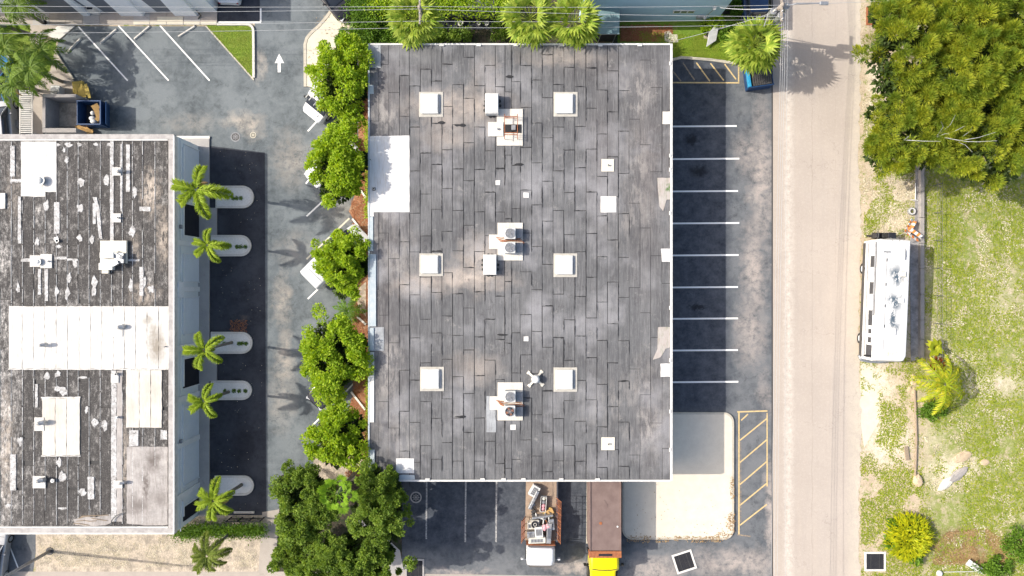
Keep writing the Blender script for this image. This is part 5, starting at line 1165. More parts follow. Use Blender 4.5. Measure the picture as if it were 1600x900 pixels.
def car(px, py, ang, label, paint, L=4.6, Wd=1.85, suv=False, cat='car', name='parked_car'):
    zt = 1.7 if suv else 1.45; zd = 1.05 if suv else .92; c = W(px, py, .9); t = empty(name, (c.x, c.y, 0), R(ang), label, cat); h = L/2
    secs = [sect(-h, Wd*.80, .4, zd-.12, .1), sect(-h+.12, Wd*.93, .3, zd-.02, .1), sect(-h*.55, Wd, .22, zd, .1), sect(0, Wd, .22, zd, .1), sect(h*.45, Wd, .22, zd-.02, .12), sect(h*.75, Wd*.97, .25, zd-.10, .14), sect(h-.15, Wd*.88, .28, zd-.2, .14), sect(h, Wd*.70, .35, zd-.34, .12)]
    loft(secs, 'body', paint, t)
    a0, a1, a2, a3 = (-h*.86, -h*.66, h*.12, h*.50) if suv else (-h*.76, -h*.38, h*.10, h*.48)
    wv = Wd-.12
    loft([sect(a0, wv*.9, zd-.1, zd+.01, .03), sect(a1, wv*.86, zd-.1, zt-.02, .1, .1), sect(a2, wv*.86, zd-.1, zt-.02, .1, .1), sect(a3, wv*.93, zd-.1, zd+.01, .03)], 'cabin_glass', 'glass', t)
    loft([sect(a1+.05, wv*.76, zt-.06, zt-.01, .03), sect((a1+a2)/2, wv*.79, zt-.05, zt+.015, .03), sect(a2-.04, wv*.77, zt-.06, zt-.005, .03)], 'roof', paint, t)
    for s in (-1, 1):
        MB().tube([(a1, s*wv*.40, zt-.03), (a0+.02, s*wv*.44, zd+.03)], .045, 6).build('pillar', M[paint], t); MB().tube([(a2, s*wv*.39, zt-.03), (a3-.02, s*wv*.455, zd+.03)], .04, 6).build('pillar', M[paint], t)
        MB().box((a2+.22, s*(Wd/2+.08), zd+.05), (.14,.2,.13)).build('wing_mirror', M[paint], t, bevel=.03)
        MB().box((h-.16, s*Wd*.33, zd-.27), (.22,.34,.12), -s*.35).build('headlight', M['lens'], t, bevel=.03); MB().box((-h+.06, s*Wd*.33, zd-.2), (.12,.32,.14), s*.2).build('tail_light', M['red_lens'], t, bevel=.02)
        for x in (-h*.6, h*.62): wheel(t, x, s*(Wd/2-.11))
        MB().tube([(a3-.02, s*.1, zd+.03), (a3-.28, s*.1+.45, zd+.19)], .012, 4).build('wiper', M['black'], t)
    MB().box((h-.6,0,zd-.07), (.01,Wd*.74,.02)).build('bonnet_line', M['black'], t)
    return t
def van(px, py, ang, label, L=5.2, Wd=1.95, zt=2.0, rack=True, bed=False):
    c = W(px, py, zt); t = empty('white_van', (c.x, c.y, 0), R(ang), label, 'van'); h = L/2
    loft([sect(-h, Wd*.93, .35, zt-.15, .14, .08), sect(-h+.08, Wd, .3, zt-.03, .14, .08), sect(-h*.3, Wd, .28, zt, .14, .08), sect(h*.42, Wd, .28, zt-.02, .14, .08), sect(h*.50, Wd, .28, zt-.12, .14, .08)], 'body', 'white_car', t)
    loft([sect(h*.50, Wd*.97, .28, 1.25, .12), sect(h*.72, Wd*.96, .28, 1.18, .14), sect(h*.92, Wd*.9, .3, 1.02, .14), sect(h, Wd*.74, .36, .85, .12)], 'bonnet', 'white_car', t)
    loft([sect(h*.44, Wd*.84, 1.1, zt-.06, .08, .05), sect(h*.50, Wd*.87, 1.1, zt-.14, .08, .05), sect(h*.74, Wd*.9, 1.08, 1.21, .04)], 'windshield', 'glass', t)
    for s in (-1, 1):
        MB().box((h*.42, s*(Wd/2-.01), 1.45), (.9,.03,.42)).build('side_window', M['glass'], t, bevel=.02); MB().box((h*.62, s*(Wd/2+.1), 1.4), (.14,.2,.22)).build('wing_mirror', M['black'], t, bevel=.03)
        MB().box((h-.15, s*Wd*.33, .8), (.2,.3,.16), -s*.3).build('headlight', M['lens'], t, bevel=.03); MB().box((-h-.0, s*Wd*.42, .9), (.05,.12,.4)).build('tail_light', M['red_lens'], t, bevel=.01)
        for x in (-h*.62, h*.66): wheel(t, x, s*(Wd/2-.12), .34)
    MB().box((h*.78,0,1.14), (.5,Wd*.5,.012)).build('bonnet_panel', M['white_car'], t, bevel=.005)
    for k in range(5): MB().box((-h*.75+k*.62, 0, zt+.02), (.05, Wd*.72, .02)).build('roof_rib', M['white_car'], t)
    if rack:
        r_ = empty('ladder_rack', (0,0,0)); r_.parent = t
        for s in (-1, 1): MB().tube([(-h*.85, s*Wd*.42, zt+.22), (h*.4, s*Wd*.42, zt+.22)], .03, 6).build('rack_rail', M['steel'], r_)
        for k in range(4):
            x = -h*.8+k*.95; MB().tube([(x,-Wd*.46,zt+.2),(x,Wd*.46,zt+.2)], .03, 6).build('crossbar', M['white_metal'], r_)
            for s in (-1,1): MB().tube([(x,s*Wd*.42,zt-.08),(x,s*Wd*.42,zt+.2)], .025, 6).build('rack_post', M['white_metal'], r_)
    return t
v1 = van(511, 137, 231, 'white work van with a ladder on its rack under the topmost strip tree', L=5.0, zt=1.95)
c = v1.location
lad = empty('ladder', (c.x, c.y, 0), R(231), 'aluminium ladder lying on the rack of the white work van', 'ladder')
for s in (-1,1): MB().box((-.3, .35+s*.18, 2.25), (4.0,.05,.07)).build('ladder_rail', M['steel'], lad)
for k in range(13): MB().box((-2.1+k*.3, .35, 2.25), (.04,.34,.03)).build('rung', M['steel'], lad)
lad2 = empty('ladder', (c.x, c.y, 0), R(231), 'second aluminium ladder, on the driver side of the white van rack', 'ladder')
for s in (-1,1): MB().box((-.1, -.5+s*.16, 2.25), (3.4,.05,.07)).build('ladder_rail', M['white_metal'], lad2)
for k in range(11): MB().box((-1.7+k*.3, -.5, 2.25), (.04,.3,.03)).build('rung', M['white_metal'], lad2)
car(517, 252, 222, 'silver-white car nosing out from under the oval tree, dark windscreen showing', 'white_car', 4.5, 1.8)
# white pickup with covered bed under the leaning tree
van(521, 399, 45, 'plain white van parked nose-in beneath the round leaning tree', L=5.5, zt=1.9, rack=False)
car(519, 598, 228, 'black car nosing out below the widest strip tree, with grey windscreen', 'black_car', 4.6, 1.8)
car(516, -12, 310, 'dark car at the top edge by the pale curved walkway', 'black_car', 4.6, 1.85, suv=True)
car(1180, -4, 92, 'dark navy vehicle at the top edge near the utility pole', 'navy_car', 4.4, 1.9, suv=True)
car(-6, 127, 88, 'bright blue car at the left edge below the palms', 'bluecar', 4.2, 1.8)
car(0, 190, 95, 'silver-grey vehicle at the left edge below the blue car', 'silver_car', 4.4, 1.85, suv=True)
car(-14, 872, 82, 'silver car cut by the lower left edge beside the white line', 'silver_car', 4.6, 1.9)
car(742, 6, 178, 'grey car behind the big building under the wires', 'grey_car', 4.6, 1.85, suv=True)
car(357, -42, 88, 'white car just above the dark bay at the top', 'white_car', 4.5, 1.8)
for i, x in enumerate((719.5, 748, 760.5)):
    c = W(x, 36, .4); o = empty('pale_pot', (c.x,c.y,.0), 0, ['round pale pot with a spoked top, left one under the wires','small pale pot in the middle behind the roof','small pale pot on the right behind the roof'][i], 'pot'); r = (.2,.13,.15)[i]
    MB().cyl((0,0,0), r*.8, .36, 14, r).build('pot_body', M['cream_metal'], o); MB().ring((0,0,.34), r*.75, r*1.08, 0, .05, 16).build('pot_rim', M['walk_white'], o)
    sp = MB(); [sp.box((0,0,.38), (r*1.6,.025,.02), a*math.pi/3) for a in range(3)]; sp.build('pot_spokes', M['steel'], o)

# motorhome
c = (W(1396,470,2.85)); mh = empty('motorhome', (c.x, c.y, 0), R(-90-2.3), 'long white motorhome with tinted side windows parked on the right verge', 'motorhome')
L, Wd, zt = 9.1, 2.32, 2.85; h = L/2      # x forward = toward the bottom of the picture
g = NG('motorhome_shell'); p = g.objco()
base = g.mix(g.ramp(g.noise(p, .8, 6, .7), .35, .7), (.68,.68,.67), (.60,.60,.59))
sx = g.n('ShaderNodeSeparateXYZ', {0: p})
nb = g.noise(p, 1.0, 4, .6, out='Color'); dv = g.n('ShaderNodeVectorMath', {0: nb, 1: (.5,.5,.5)}, operation='SUBTRACT').outputs[0]; dv = g.n('ShaderNodeVectorMath', {0: dv, 3: 1.3}, operation='SCALE').outputs[0]; pv = g.n('ShaderNodeVectorMath', {0: p, 1: dv}, operation='ADD').outputs[0]
def ob(cx, cy, rx, ry, soft=.7):
    v = g.n('ShaderNodeVectorMath', {0: pv, 1: (cx,cy,0)}, operation='SUBTRACT').outputs[0]; v = g.n('ShaderNodeVectorMath', {0: v, 1: (1/rx,1/ry,0)}, operation='MULTIPLY').outputs[0]
    return g.ramp(g.n('ShaderNodeVectorMath', {0: v}, operation='LENGTH').outputs[1], 1, 1-soft)
st = g.math('MULTIPLY', g.math('MAXIMUM', ob(-1.9,0.1,1.0,.8), g.math('MAXIMUM', ob(.1,.15,1.0,.65), ob(1.3,.1,1.4,.4))), g.ramp(g.noise(p, 2.6, 9, .8, stretch=(.8,1.3,1)), 0.43, .48))
top = g.ramp(sx.outputs[2], 2.75, 2.8); col = g.mix(g.math('MULTIPLY', g.math('MULTIPLY', st, top), 1.0), base, (.07,.10,.13))
ysm = g.math('MULTIPLY', g.math('MULTIPLY', ob(4.0,-.1,.30,.8,.6), g.ramp(g.noise(p, 6, 4, .7), .45, .55)), top); col = g.mix(g.math('MULTIPLY', ysm, .6), col, (.62,.52,.2))
g.t.links.new; M['shell'] = g.done(col, .45, bump=g.noise(p, 12, 3), bstr=.1)
loft([sect(-h, Wd*.94, .55, zt-.12, .1, .03), sect(-h+.08, Wd, .5, zt-.02, .1, .03), sect(0, Wd, .45, zt, .1, .03), sect(h-.5, Wd, .45, zt-.02, .1, .03), sect(h-.12, Wd*.97, .5, zt-.2, .14, .05), sect(h, Wd*.9, .6, zt-.55, .12, .08)], 'body', 'shell', mh)
for s in (-1, 1):   # s=-1 is the side facing the road
    for x, l, zc, hh in ((-2.9,.85,1.95,.5),(-.9,.9,1.95,.5),(1.35,1.15,1.95,.5),(2.35,.35,1.95,.35),(3.0,.42,1.95,.4),(3.85,.95,1.9,.75)):
        wn = MB().box((x, s*(Wd/2+.005), zc), (l,.03,hh)).build('side_window', M['glass'], mh, bevel=.01); MB().box((x, s*(Wd/2+.01), zc-hh/2-.03), (l+.08,.05,.05)).build('window_frame', M['steel'], wn)
    MB().box((0, s*(Wd/2+.0), .62), (L*.96,.04,.34)).build('skirt', M['dark_metal'], mh); MB().box((0, s*(Wd/2+.012), 1.25), (L*.95,.02,.12)).build('side_stripe', M['grey_metal'], mh)
    for x in (-2.4, 3.0): wheel(mh, x, s*(Wd/2-.14), .42, .26, 'white_car')
    MB().box((h-.35, s*(Wd/2+.2), 1.9), (.1,.26,.34)).build('wing_mirror', M['black'], mh, bevel=.02); MB().tube([(h-.3,s*(Wd/2-.05),2.2),(h-.35,s*(Wd/2+.2),2.1)], .02, 5).build('mirror_arm', M['black'], mh)
    MB().box((h-.02, s*.85, .85), (.08,.34,.2)).build('headlight', M['lens'], mh, bevel=.02); MB().box((-h-.0, s*.95, 1.0), (.05,.16,.34)).build('tail_light', M['red_lens'], mh, bevel=.01)
MB().tube([(-h+.2,-Wd/2-.12,2.5),(h*.25,-Wd/2-.12,2.5)], .07, 8).build('rolled_awning', M['grey_metal'], mh)
loft([sect(h-.2, Wd*.86, 1.3, zt-.28, .1, .04), sect(h-.02, Wd*.86, 1.3, zt-.55, .1, .06), sect(h+.05, Wd*.84, 1.3, 1.6, .1, .06)], 'windshield', 'glass', mh)
bmp = MB(); pts = [(h-.25,-Wd*.52,.55),(h+.08,-Wd*.45,.55),(h+.18,-Wd*.2,.55),(h+.2,0,.55),(h+.18,Wd*.2,.55),(h+.08,Wd*.45,.55),(h-.25,Wd*.52,.55)]; bmp.tube(pts, .13, 8); bmp.build('front_bumper', M['steel'], mh, smooth=True)
for x, y, a, b, hh, mt, nm in ((-2.0,.62,.36,.36,.10,'cream_metal','roof_hatch'),(-.05,.55,.36,.36,.1,'white_metal','roof_hatch'),(2.3,.05,.5,.36,.09,'white_metal','roof_hatch'),(-3.4,.72,.7,.09,.07,'steel','roof_bar'),(-3.6,-.65,.09,.5,.08,'steel','roof_bar')):
    MB().box((x,y,zt+hh/2), (a,b,hh)).build(nm, M[mt], mh, bevel=.02)
MB().ring((-1.6,.75,zt+.01), .18, .2, 0, .02, 20).build('antenna_ring', M['cream_metal'], mh)
for y in (-.62,): MB().box((0,y,zt+.012), (L*.8,.02,.012)).build('roof_seam', M['grey_metal'], mh)
for x in (-3.0,-1.2,.4,1.9): MB().box((x,-.62,zt+.03), (.22,.05,.03)).build('roof_bracket', M['dark_metal'], mh)
MB().tube([(-3.9,.7,zt+.03),(-3.3,.78,zt+.05),(-3.1,.7,zt+.03)], .02, 5).build('roof_pipe', M['grey_metal'], mh)
for s in (-.5,.5): MB().tube([(-h-.02,s*.5,.6),(-h-.1,s*.5,zt-.2),(-h+.15,s*.5,zt+.06)], .02, 5).build('rear_ladder_rail', M['steel'], mh)
for k in range(6): MB().tube([(-h-.09,-.25,.8+k*.33),(-h-.09,.25,.8+k*.33)], .015, 5).build('rear_ladder_rung', M['steel'], mh)
# black scooter on a carrier behind the motorhome
c = W(1380,368,.9); t = empty('motor_scooter', (c.x,c.y,0), R(-2), 'black motor scooter standing crosswise behind the motorhome', 'scooter')
MB().box((.35,0,.75), (.75,.36,.22)).build('seat', M['black'], t, bevel=.08, seg=3); MB().box((.0,0,.5), (1.3,.5,.3)).build('body', M['black_car'], t, bevel=.08, seg=3); MB().box((-.48,0,.72), (.28,.42,.62), 0, (0,.2)).build('front_shield', M['black_car'], t, bevel=.06)
MB().tube([(-.5,-.33,1.02),(-.42,0,1.06),(-.5,.33,1.02)], .025, 6).build('handlebar', M['dark_metal'], t); MB().box((.62,0,.9), (.62,.5,.3)).build('top_box', M['black_car'], t, bevel=.06); MB().box((-.03,.0,.56), (.2,.2,.05)).build('red_emblem', M['red_lens'], t, bevel=.01)
for x in (-.68,.6):
    o = MB().ring((0,0,-.06), .14,.24, 0,.12,18).build('wheel', M['black'], t, (x,0,.24), (R(90),0,0)); MB().cyl((0,0,-.03),.14,.06,12).build('rim', M['steel'], o)
for s in (-1,1): MB().tube([(-.46,s*.2,1.0),(-.5,s*.34,1.14)], .012,5).build('mirror_stem', M['dark_metal'], t)

# stake-bed truck loaded with scrap: cab toward the bottom
c = W(845,818,1.2); tk = empty('scrap_truck', (c.x,c.y,0), R(-91), 'white-cabbed stake truck loaded with scrap, backed up to the grey roof', 'truck')
MB().box((-.3,0,.62), (6.4,.9,.22)).build('chassis', M['dark_metal'], tk)
bed = MB(); bed.box((-.95,0,.9), (4.7,2.36,.12)); bed.build('bed', simple('brown_plywood_bed', (.36,.27,.20), (.26,.19,.14), 2.5, .9), tk, bevel=.01)
cabz = 2.15; x0 = 1.55; Wc = 2.15
loft([sect(x0, Wc*.90, .5, cabz-.06, .18, .08), sect(x0+.12, Wc, .45, cabz-.0, .18, .08), sect(x0+.9, Wc, .45, cabz+.02, .18, .08), sect(x0+1.28, Wc*.96, .45, cabz-.08, .2, .1), sect(x0+1.52, Wc*.90, .45, cabz-.55, .14, .1), sect(x0+1.72, Wc*.86, .45, 1.25, .12, .06), sect(x0+1.8, Wc*.80, .5, .95, .1, .05)], 'cab', 'white_car', tk)
loft([sect(x0+1.30, Wc*.84, 1.3, cabz-.16, .08, .04), sect(x0+1.56, Wc*.84, 1.25, cabz-.62, .08, .04), sect(x0+1.74, Wc*.80, 1.25, 1.32, .04)], 'windshield', 'glass', tk)
for s in (-1,1):
    MB().box((x0+.75, s*(Wc/2), 1.6), (.8,.03,.5)).build('side_window', M['glass'], tk, bevel=.02)
    MB().tube([(x0+1.0,s*Wc*.48,1.75),(x0+.95,s*(Wc/2+.3),1.8)], .025, 6).build('mirror_arm', M['steel'], tk); MB().box((x0+.93,s*(Wc/2+.32),1.72), (.1,.2,.34)).build('wing_mirror', M['white_car'], tk, bevel=.03)
    MB().box((x0+1.8,s*.72,.72), (.1,.3,.18)).build('headlight', M['lens'], tk, bevel=.02)
    for x in (-2.2,-1.3,2.6): wheel(tk, x, s*.98, .42, .26)
    # stake rails leaning outward
    lean = .26 if s > 0 else .30
    xa, xb = (-1.9,1.15) if s > 0 else (-.4,1.15)
    for k in range(7 if s > 0 else 4):
        x = xa + k*(xb-xa)/(6 if s > 0 else 3); MB().tube([(x, s*1.15, .9), (x-.12, s*(1.15+lean*1.15), 2.35)], .026, 5).build('stake', M['orange_rust'], tk)
    for k in range(4): z = 1.25+k*.34; MB().tube([(xa-.1, s*(1.15+lean*(z-.9)*.8), z), (xb, s*(1.15+lean*(z-.9)*.8), z)], .022, 5).build('stake_rail', M['orange_rust'], tk)
MB().box((1.42,0,1.35), (.06,2.2,.9)).build('headboard', M['orange_rust'], tk)
MB().box((-3.25,0,.95), (.12,2.36,.2)).build('bed_edge', M['rust'], tk)
# orientation check: local +x = picture down, local +y = picture right
def junk(name, label, cat, px, py, z, dims, mat, rz=0, parts=()):
    zz = z+dims[2]; c = W(px, py, zz); t = empty(name, (c.x, c.y, z), R(rz), label, cat)
    MB().box((0,0,dims[2]/2), dims).build('casing', M[mat], t, bevel=.02)
    MB().box((0,0,dims[2]+.006), (dims[0]*.72,dims[1]*.62,.012)).build('panel', M['grey_metal' if mat != 'grey_metal' else 'steel'], t)
    for k in range(4): MB().box((dims[0]*(-.27+.18*k),0,dims[2]+.018), (.02,dims[1]*.5,.012)).build('vent_slot', M['black'], t)
    return t
junk('scrap_appliance','white fridge-like box lying askew at the back of the scrap truck','appliance',835,768,.97,(.85,.62,.5),'white_metal',60)
junk('scrap_appliance','narrow grey panel leaning beside the white box on the scrap truck','panel',834,782,.97,(1.5,.22,.62),'steel',64)
junk('scrap_appliance','white appliance with pink bags under the cab end of the load','appliance',842,832,1.3,(.6,.8,.5),'white_metal',5)
junk('scrap_appliance','long cream casing right behind the white cab','appliance',839,845,1.3,(1.3,.42,.55),'cream_metal',2)
junk('scrap_appliance','grey machine casing on the left of the load','appliance',833,836,1.2,(.9,.5,.5),'steel',4)
junk('scrap_appliance','dark grey casing at the right side of the load','appliance',858,834,1.2,(.35,1.5,.6),'grey_metal',-3)
junk('scrap_appliance','pale slatted casing in the second row of the load','appliance',830,822,1.1,(.55,.5,.5),'cream_metal',0)
junk('scrap_appliance','steel box in the right of the second row of the load','appliance',862,820,1.1,(.4,.8,.6),'steel',5)
junk('scrap_appliance','blue-grey sheet stood on edge near the middle of the load','panel',848,808,1.0,(1.6,.14,.7),'steel',8)
c = W(836,820,1.75); t = empty('old_condenser', (c.x,c.y,1.1), 0, 'old fan unit with a round black mouth in the middle of the truck load', 'air conditioner')
MB().box((0,0,.3), (.62,.62,.6)).build('housing', M['cream_metal'], t, bevel=.03); MB().cyl((0,0,.602),.25,.015,24).build('fan_well', M['dark_void'], t); MB().ring((0,0,.6),.25,.29,0,.05,24).build('fan_ring', M['dark_metal'], t); MB().ring((0,0,.6),.1,.13,0,.03,18).build('fan_ring', M['cream_metal'], t)
# tray with round pink and grey pots
c = W(849,788,1.3); t = empty('crate_of_pots', (c.x,c.y,.97), R(-4), 'long white crate holding grey and pink round lumps on the truck bed', 'crate')
for s in (-1,1): MB().box((s*.21,0,.18), (.03,1.15,.36)).build('crate_side', M['white_metal'], t)
for s in (-1,1): MB().box((0,s*.57,.18), (.42,.03,.36)).build('crate_end', M['white_metal'], t)
MB().box((0,0,.02), (.4,1.12,.03)).build('crate_floor', M['dark_metal'], t)
M['pink'] = simple('pink_plastic', (.62,.24,.28), (.7,.4,.42), 4, .6)
for k, (y, m_) in enumerate(((.4,'cream_metal'),(.12,'grey_metal'),(-.15,'pink'),(-.38,'pink'))):
    q = t.location; o = MB().dome((0,0,0), .16,.15,.14,12,4).build('round_lump', M[m_], None, (q.x+.0+y*.07, q.y+y, 1.12), smooth=True); prop(o, ['pale round lump at the top of the white crate','grey round lump second in the white crate','pink round bag third in the white crate','pink round bag at the bottom of the white crate'][k], 'bag')
for k,(x,y,lb) in enumerate(((851,826,'pink cloth bag on the load just above the cream casing'),(857,824,'rosy bag at the right of the other pink bag on the load'))):
    q = W(x,y,1.85); o = MB().dome((0,0,0), .2,.26,.2,12,4).build('cloth_bag', M['pink'], None, (q.x,q.y,1.62), smooth=True); prop(o, lb, 'bag')
jr = random.Random(3)
for k in range(16):
    x, y = jr.uniform(826,864), jr.uniform(804,816); q = W(x,y,1.5); a = jr.uniform(0,3.1); l = jr.uniform(.25,.75); m_ = jr.choice(('steel','white_metal','dark_metal','rust','cream_metal','black'))
    o = MB().tube([(-l/2*math.cos(a),-l/2*math.sin(a),0),(0,0,.12),(l/2*math.cos(a),l/2*math.sin(a),.02)], .05, 6).build('scrap_bar', M[m_], None, (q.x,q.y,1.05+jr.random()*.4))
    prop(o, {'steel':'grey steel','white_metal':'white','dark_metal':'dark','rust':'rusty','cream_metal':'cream','black':'black'}[m_]+' bar in the tangled heap across the middle of the truck load', 'scrap', 'loose scrap on the truck')
for k in range(6):
    x, y = 830+jr.uniform(0,10), 790+k*5; q = W(x,y,1.2); o = MB().box((0,0,0), (.35,.18,.15), jr.uniform(0,3)).build('scrap_piece', M[jr.choice(('steel','dark_metal','grey_metal'))], None, (q.x,q.y,1.1), bevel=.02); prop(o, 'small metal piece strewn along the left side of the truck bed', 'scrap', 'small scrap along the bed side')
for k,(x,y,a) in enumerate(((854,799,40),(858,806,-30))):
    q = W(x,y,1.2); o = MB().box((0,0,0), (.8,.08,.06), R(a)).build('yellow_bar', M['yellow_pallet'], None, (q.x,q.y,1.12)); prop(o, ['yellow bar lying slantwise on the truck bed','second yellow bar crossing the first on the truck bed'][k], 'bar')
q = W(858,801,1.3); o = MB().box((0,0,.0), (.7,.4,.3), R(25)).build('brown_carton', M['cardboard'], None, (q.x,q.y,1.15), bevel=.02); prop(o, 'brown carton near the right rail of the truck bed', 'carton')

# yellow-cab truck with rusty body: top rusty lid
c = W(946,799,2.6); dt = empty('box_truck', (c.x,c.y,0), R(-90), 'truck with a rusty brown closed box and yellow cab beside the white apron', 'truck')
k_ = (H-2.6)/H/20; bw_ = 49*k_; L_ = 195*k_; 
MB().box((-1.7,0,1.55), (L_*1.0,bw_,2.0)).build('cargo_box', M['rust_brown'], dt, bevel=.02)
for s in (-1,1): MB().box((-1.7,s*(bw_/2-.03),2.58), (L_,.07,.06)).build('top_rail', M['rust_brown'], dt)
MB().box((L_/2-1.7+.28,0,2.35), (.5,bw_+.08,.5)).build('front_lip', M['rust'], dt, bevel=.02); MB().box((L_/2-1.7+.3,0,2.61), (.16,1.0,.02)).build('lip_slot', M['dark_void'], dt)
fr_ = MB().box((0,0,.55), (9.5,.9,.25)).build('chassis', M['dark_metal'], dt)
cx0 = L_/2-1.7+.58
loft([sect(cx0, 2.15, .5, 2.1, .14, .08), sect(cx0+.12, 2.2, .45, 2.16, .14, .08), sect(cx0+1.0, 2.2, .45, 2.16, .14, .08), sect(cx0+1.12, 2.16, .45, 2.06, .14, .1)], 'cab', 'yellow_cab', dt)
loft([sect(cx0+1.12, 2.0, .45, 1.5, .14), sect(cx0+2.0, 1.9, .45, 1.42, .16), sect(cx0+2.5, 1.7, .5, 1.3, .16)], 'bonnet', 'yellow_cab', dt)
loft([sect(cx0+1.05, 1.9, 1.4, 2.06, .05, .04), sect(cx0+1.30, 1.92, 1.4, 1.56, .04, .02)], 'windshield', 'glass', dt)
for s in (-1,1):
    MB().box((cx0+.6,s*1.09,1.7),(.75,.04,.45)).build('side_window', M['glass'], dt, bevel=.02); MB().tube([(cx0+.9,s*1.05,1.8),(cx0+.8,s*1.45,1.85),(cx0+.9,s*1.05,1.4)], .02, 5).build('mirror_arm', M['black'], dt); MB().box((cx0+.8,s*1.42,1.7),(.1,.2,.42)).build('wing_mirror', M['black'], dt, bevel=.02)
    MB().cyl((cx0-.05,s*1.12,.6),.09,1.7,10).build('exhaust_stack' if s > 0 else 'air_pipe', M['dark_metal'], dt)
    for x in (-4.2,-3.1,cx0+1.7): wheel(dt, x, s*1.02, .48, .28)
MB().tube([(cx0+.95,-.95,2.17),(cx0+1.03,-.4,2.2),(cx0+1.04,.4,2.2),(cx0+.95,.95,2.17)], .025, 6).build('sun_visor_edge', M['black'], dt)
# corrugated ribs and rust smears as pieces on the box top
MB().cyl((1.15,.9,2.56),.07,.02,10).build('white_spot', M['white_metal'], dt); MB().box((-.6,.0,2.565),(.5,.12,.02),.6).build('stain_plate', M['rust_brown'], dt); MB().cyl((.9,-.35,2.56),.12,.015,9).build('rust_hole', M['rust'], dt)

# dumpsters and the enclosure
def dumpster(px, py, ang, label, d=(1.8,1.5,1.25), z=0.05):
    c = W(px, py, 1.2); t = empty('dumpster', (c.x,c.y,z), R(ang), label, 'dumpster'); x, y, h_ = d
    for s in (-1,1): MB().box((s*x/2,0,h_/2),(.06,y,h_)).build('side_wall', M['blue_paint'], t); MB().box((0,s*y/2,h_/2),(x+.06,.06,h_)).build('end_wall', M['blue_paint'], t)
    MB().box((0,0,.06),(x,y,.06)).build('floor_plate', M['dark_metal'], t)
    for s in (-1,1): MB().box((0,s*(y/2+.02),h_-.04),(x+.14,.08,.1)).build('rim_bar', M['blue_paint'], t, bevel=.01)
    return t
d1 = dumpster(139, 176, 0, 'open navy dumpster with cardboard and bags inside, in front of the enclosure', (1.75,1.75,1.2))
MB().box((.92,0,1.22),(.1,1.85,.08)).build('rim_bar', M['blue_paint'], d1, bevel=.01)
MB().box((1.15,0,.75),(.05,1.7,1.0),0,(0,.35)).build('lid_panel', M['blue_paint'], d1)
c = d1.location
for k,(dx,dy,dz,s,mt,a,lb) in enumerate(((.35,.5,.95,(.5,.4,.03),'cardboard',.5,'upper flattened carton in the navy dumpster'),(.5,.1,1.0,(.35,.7,.03),'cardboard',.2,'middle brown carton leaning on the navy dumpster side'),(.6,-.35,.98,(.5,.3,.03),'cardboard',.9,'lower torn carton in the navy dumpster'))):
    o = MB().box((0,0,0), s, a, (.2,.3)).build('flattened_carton', M[mt], None, (c.x+dx,c.y+dy,dz)); prop(o, lb, 'carton')
for k,(dx,dy,lb) in enumerate(((.05,-.35,'white bag nearest the middle of the navy dumpster'),(.15,-.6,'lower white bag in the navy dumpster'),(.1,.05,'small white bag above the others in the navy dumpster'))):
    o = MB().dome((0,0,0), .26-.08*(k==2),.18,.2,12,4).build('rubbish_bag', M['white_metal'], None, (c.x+dx,c.y+dy,.85), smooth=True); prop(o, lb, 'bag')
for k,(x,y,a,lb) in enumerate(((128,200,15,'brown flattened carton on the ground below the navy dumpster'),(136,204,-40,'second brown carton beside the first below the navy dumpster'))):
    q = W(x,y,.35); o = MB().box((0,0,0),(.9,.5,.03),R(a),(.25,.1)).box((.2,-.1,.05),(.5,.4,.03),R(a+30),(.1,.3)).build('flattened_carton', M['cardboard'], None, (q.x,q.y,.35)); prop(o, lb, 'carton')
for k in range(7):
    q = W(118+k*2.6, 138+((k*3)%5)*1.6, .6+.1*k); o = MB().box((0,0,0),(.95,.20,.05),R(78+k*5),(0,.15)).build('yellow_plank', M['yellow_pallet'], None, (q.x,q.y,.42+.07*k)); prop(o, ['leftmost','second','third','fourth','fifth','sixth','rightmost'][k] + ' yellow slat in the row leaning beside the dumpster enclosure', 'slat', 'yellow slats by the enclosure')
q = W(122,136,.3); o = MB().box((0,0,.17),(.8,.9,.3),.1).build('yellow_crate', M['yellow_pallet'], None, (q.x,q.y,.05), bevel=.03); prop(o, 'yellow bundled crate beneath the yellow slats', 'crate')
enc = empty('dumpster_enclosure', (*W(93,178)[:2], 0), 0, 'concrete-walled enclosure left of the navy dumpster', 'enclosure'); ec = W(93,178)
def ebox(name, r, z0, z1, mat):
    c, d = Q(*r, z=z1); return MB().box((c[0]-ec.x, c[1]-ec.y, (z0+z1)/2), (d[0],d[1],z1-z0)).build(name, M[mat], enc, bevel=.02)
ebox('wall', (66,147,119,152), 0, 1.7, 'wall_conc'); ebox('wall', (66,200,119,207), 0, 1.7, 'wall_conc'); ebox('wall', (66,152.2,71,199.8), 0, 1.7, 'wall_conc'); ebox('enclosure_floor', (88,159,121,198), 0.02, .1, 'dirt')
q = W(86,141,.6); condenser(86, 141, 'ground condenser standing by the enclosure under the left palms', None, size=.72, hgt=.6, z=.07)
condenser(22, 194, 'small dusty condenser at the far left by the slatted gate', None, size=.6, hgt=.5, z=.01, body='grey_metal')
gt = empty('slatted_gate', (*W(40,175)[:2], 0), 0, 'pale horizontal-slatted cover left of the dumpster enclosure', 'gate'); gc = W(40,175)
for k in range(23):
    c_ = W(40.5, 142+k*2.95, 1.2); MB().box((c_.x-gc.x, c_.y-gc.y, 1.2),(.80,.065,.04)).build('slat', M['walk_white'], gt)
for x in (31,50): a, b = W(x,140,1.2), W(x,209,1.2); MB().box((a.x-gc.x,(a.y+b.y)/2-gc.y,1.17),(.06,a.y-b.y,.08)).build('gate_rail', M['walk_white'], gt)
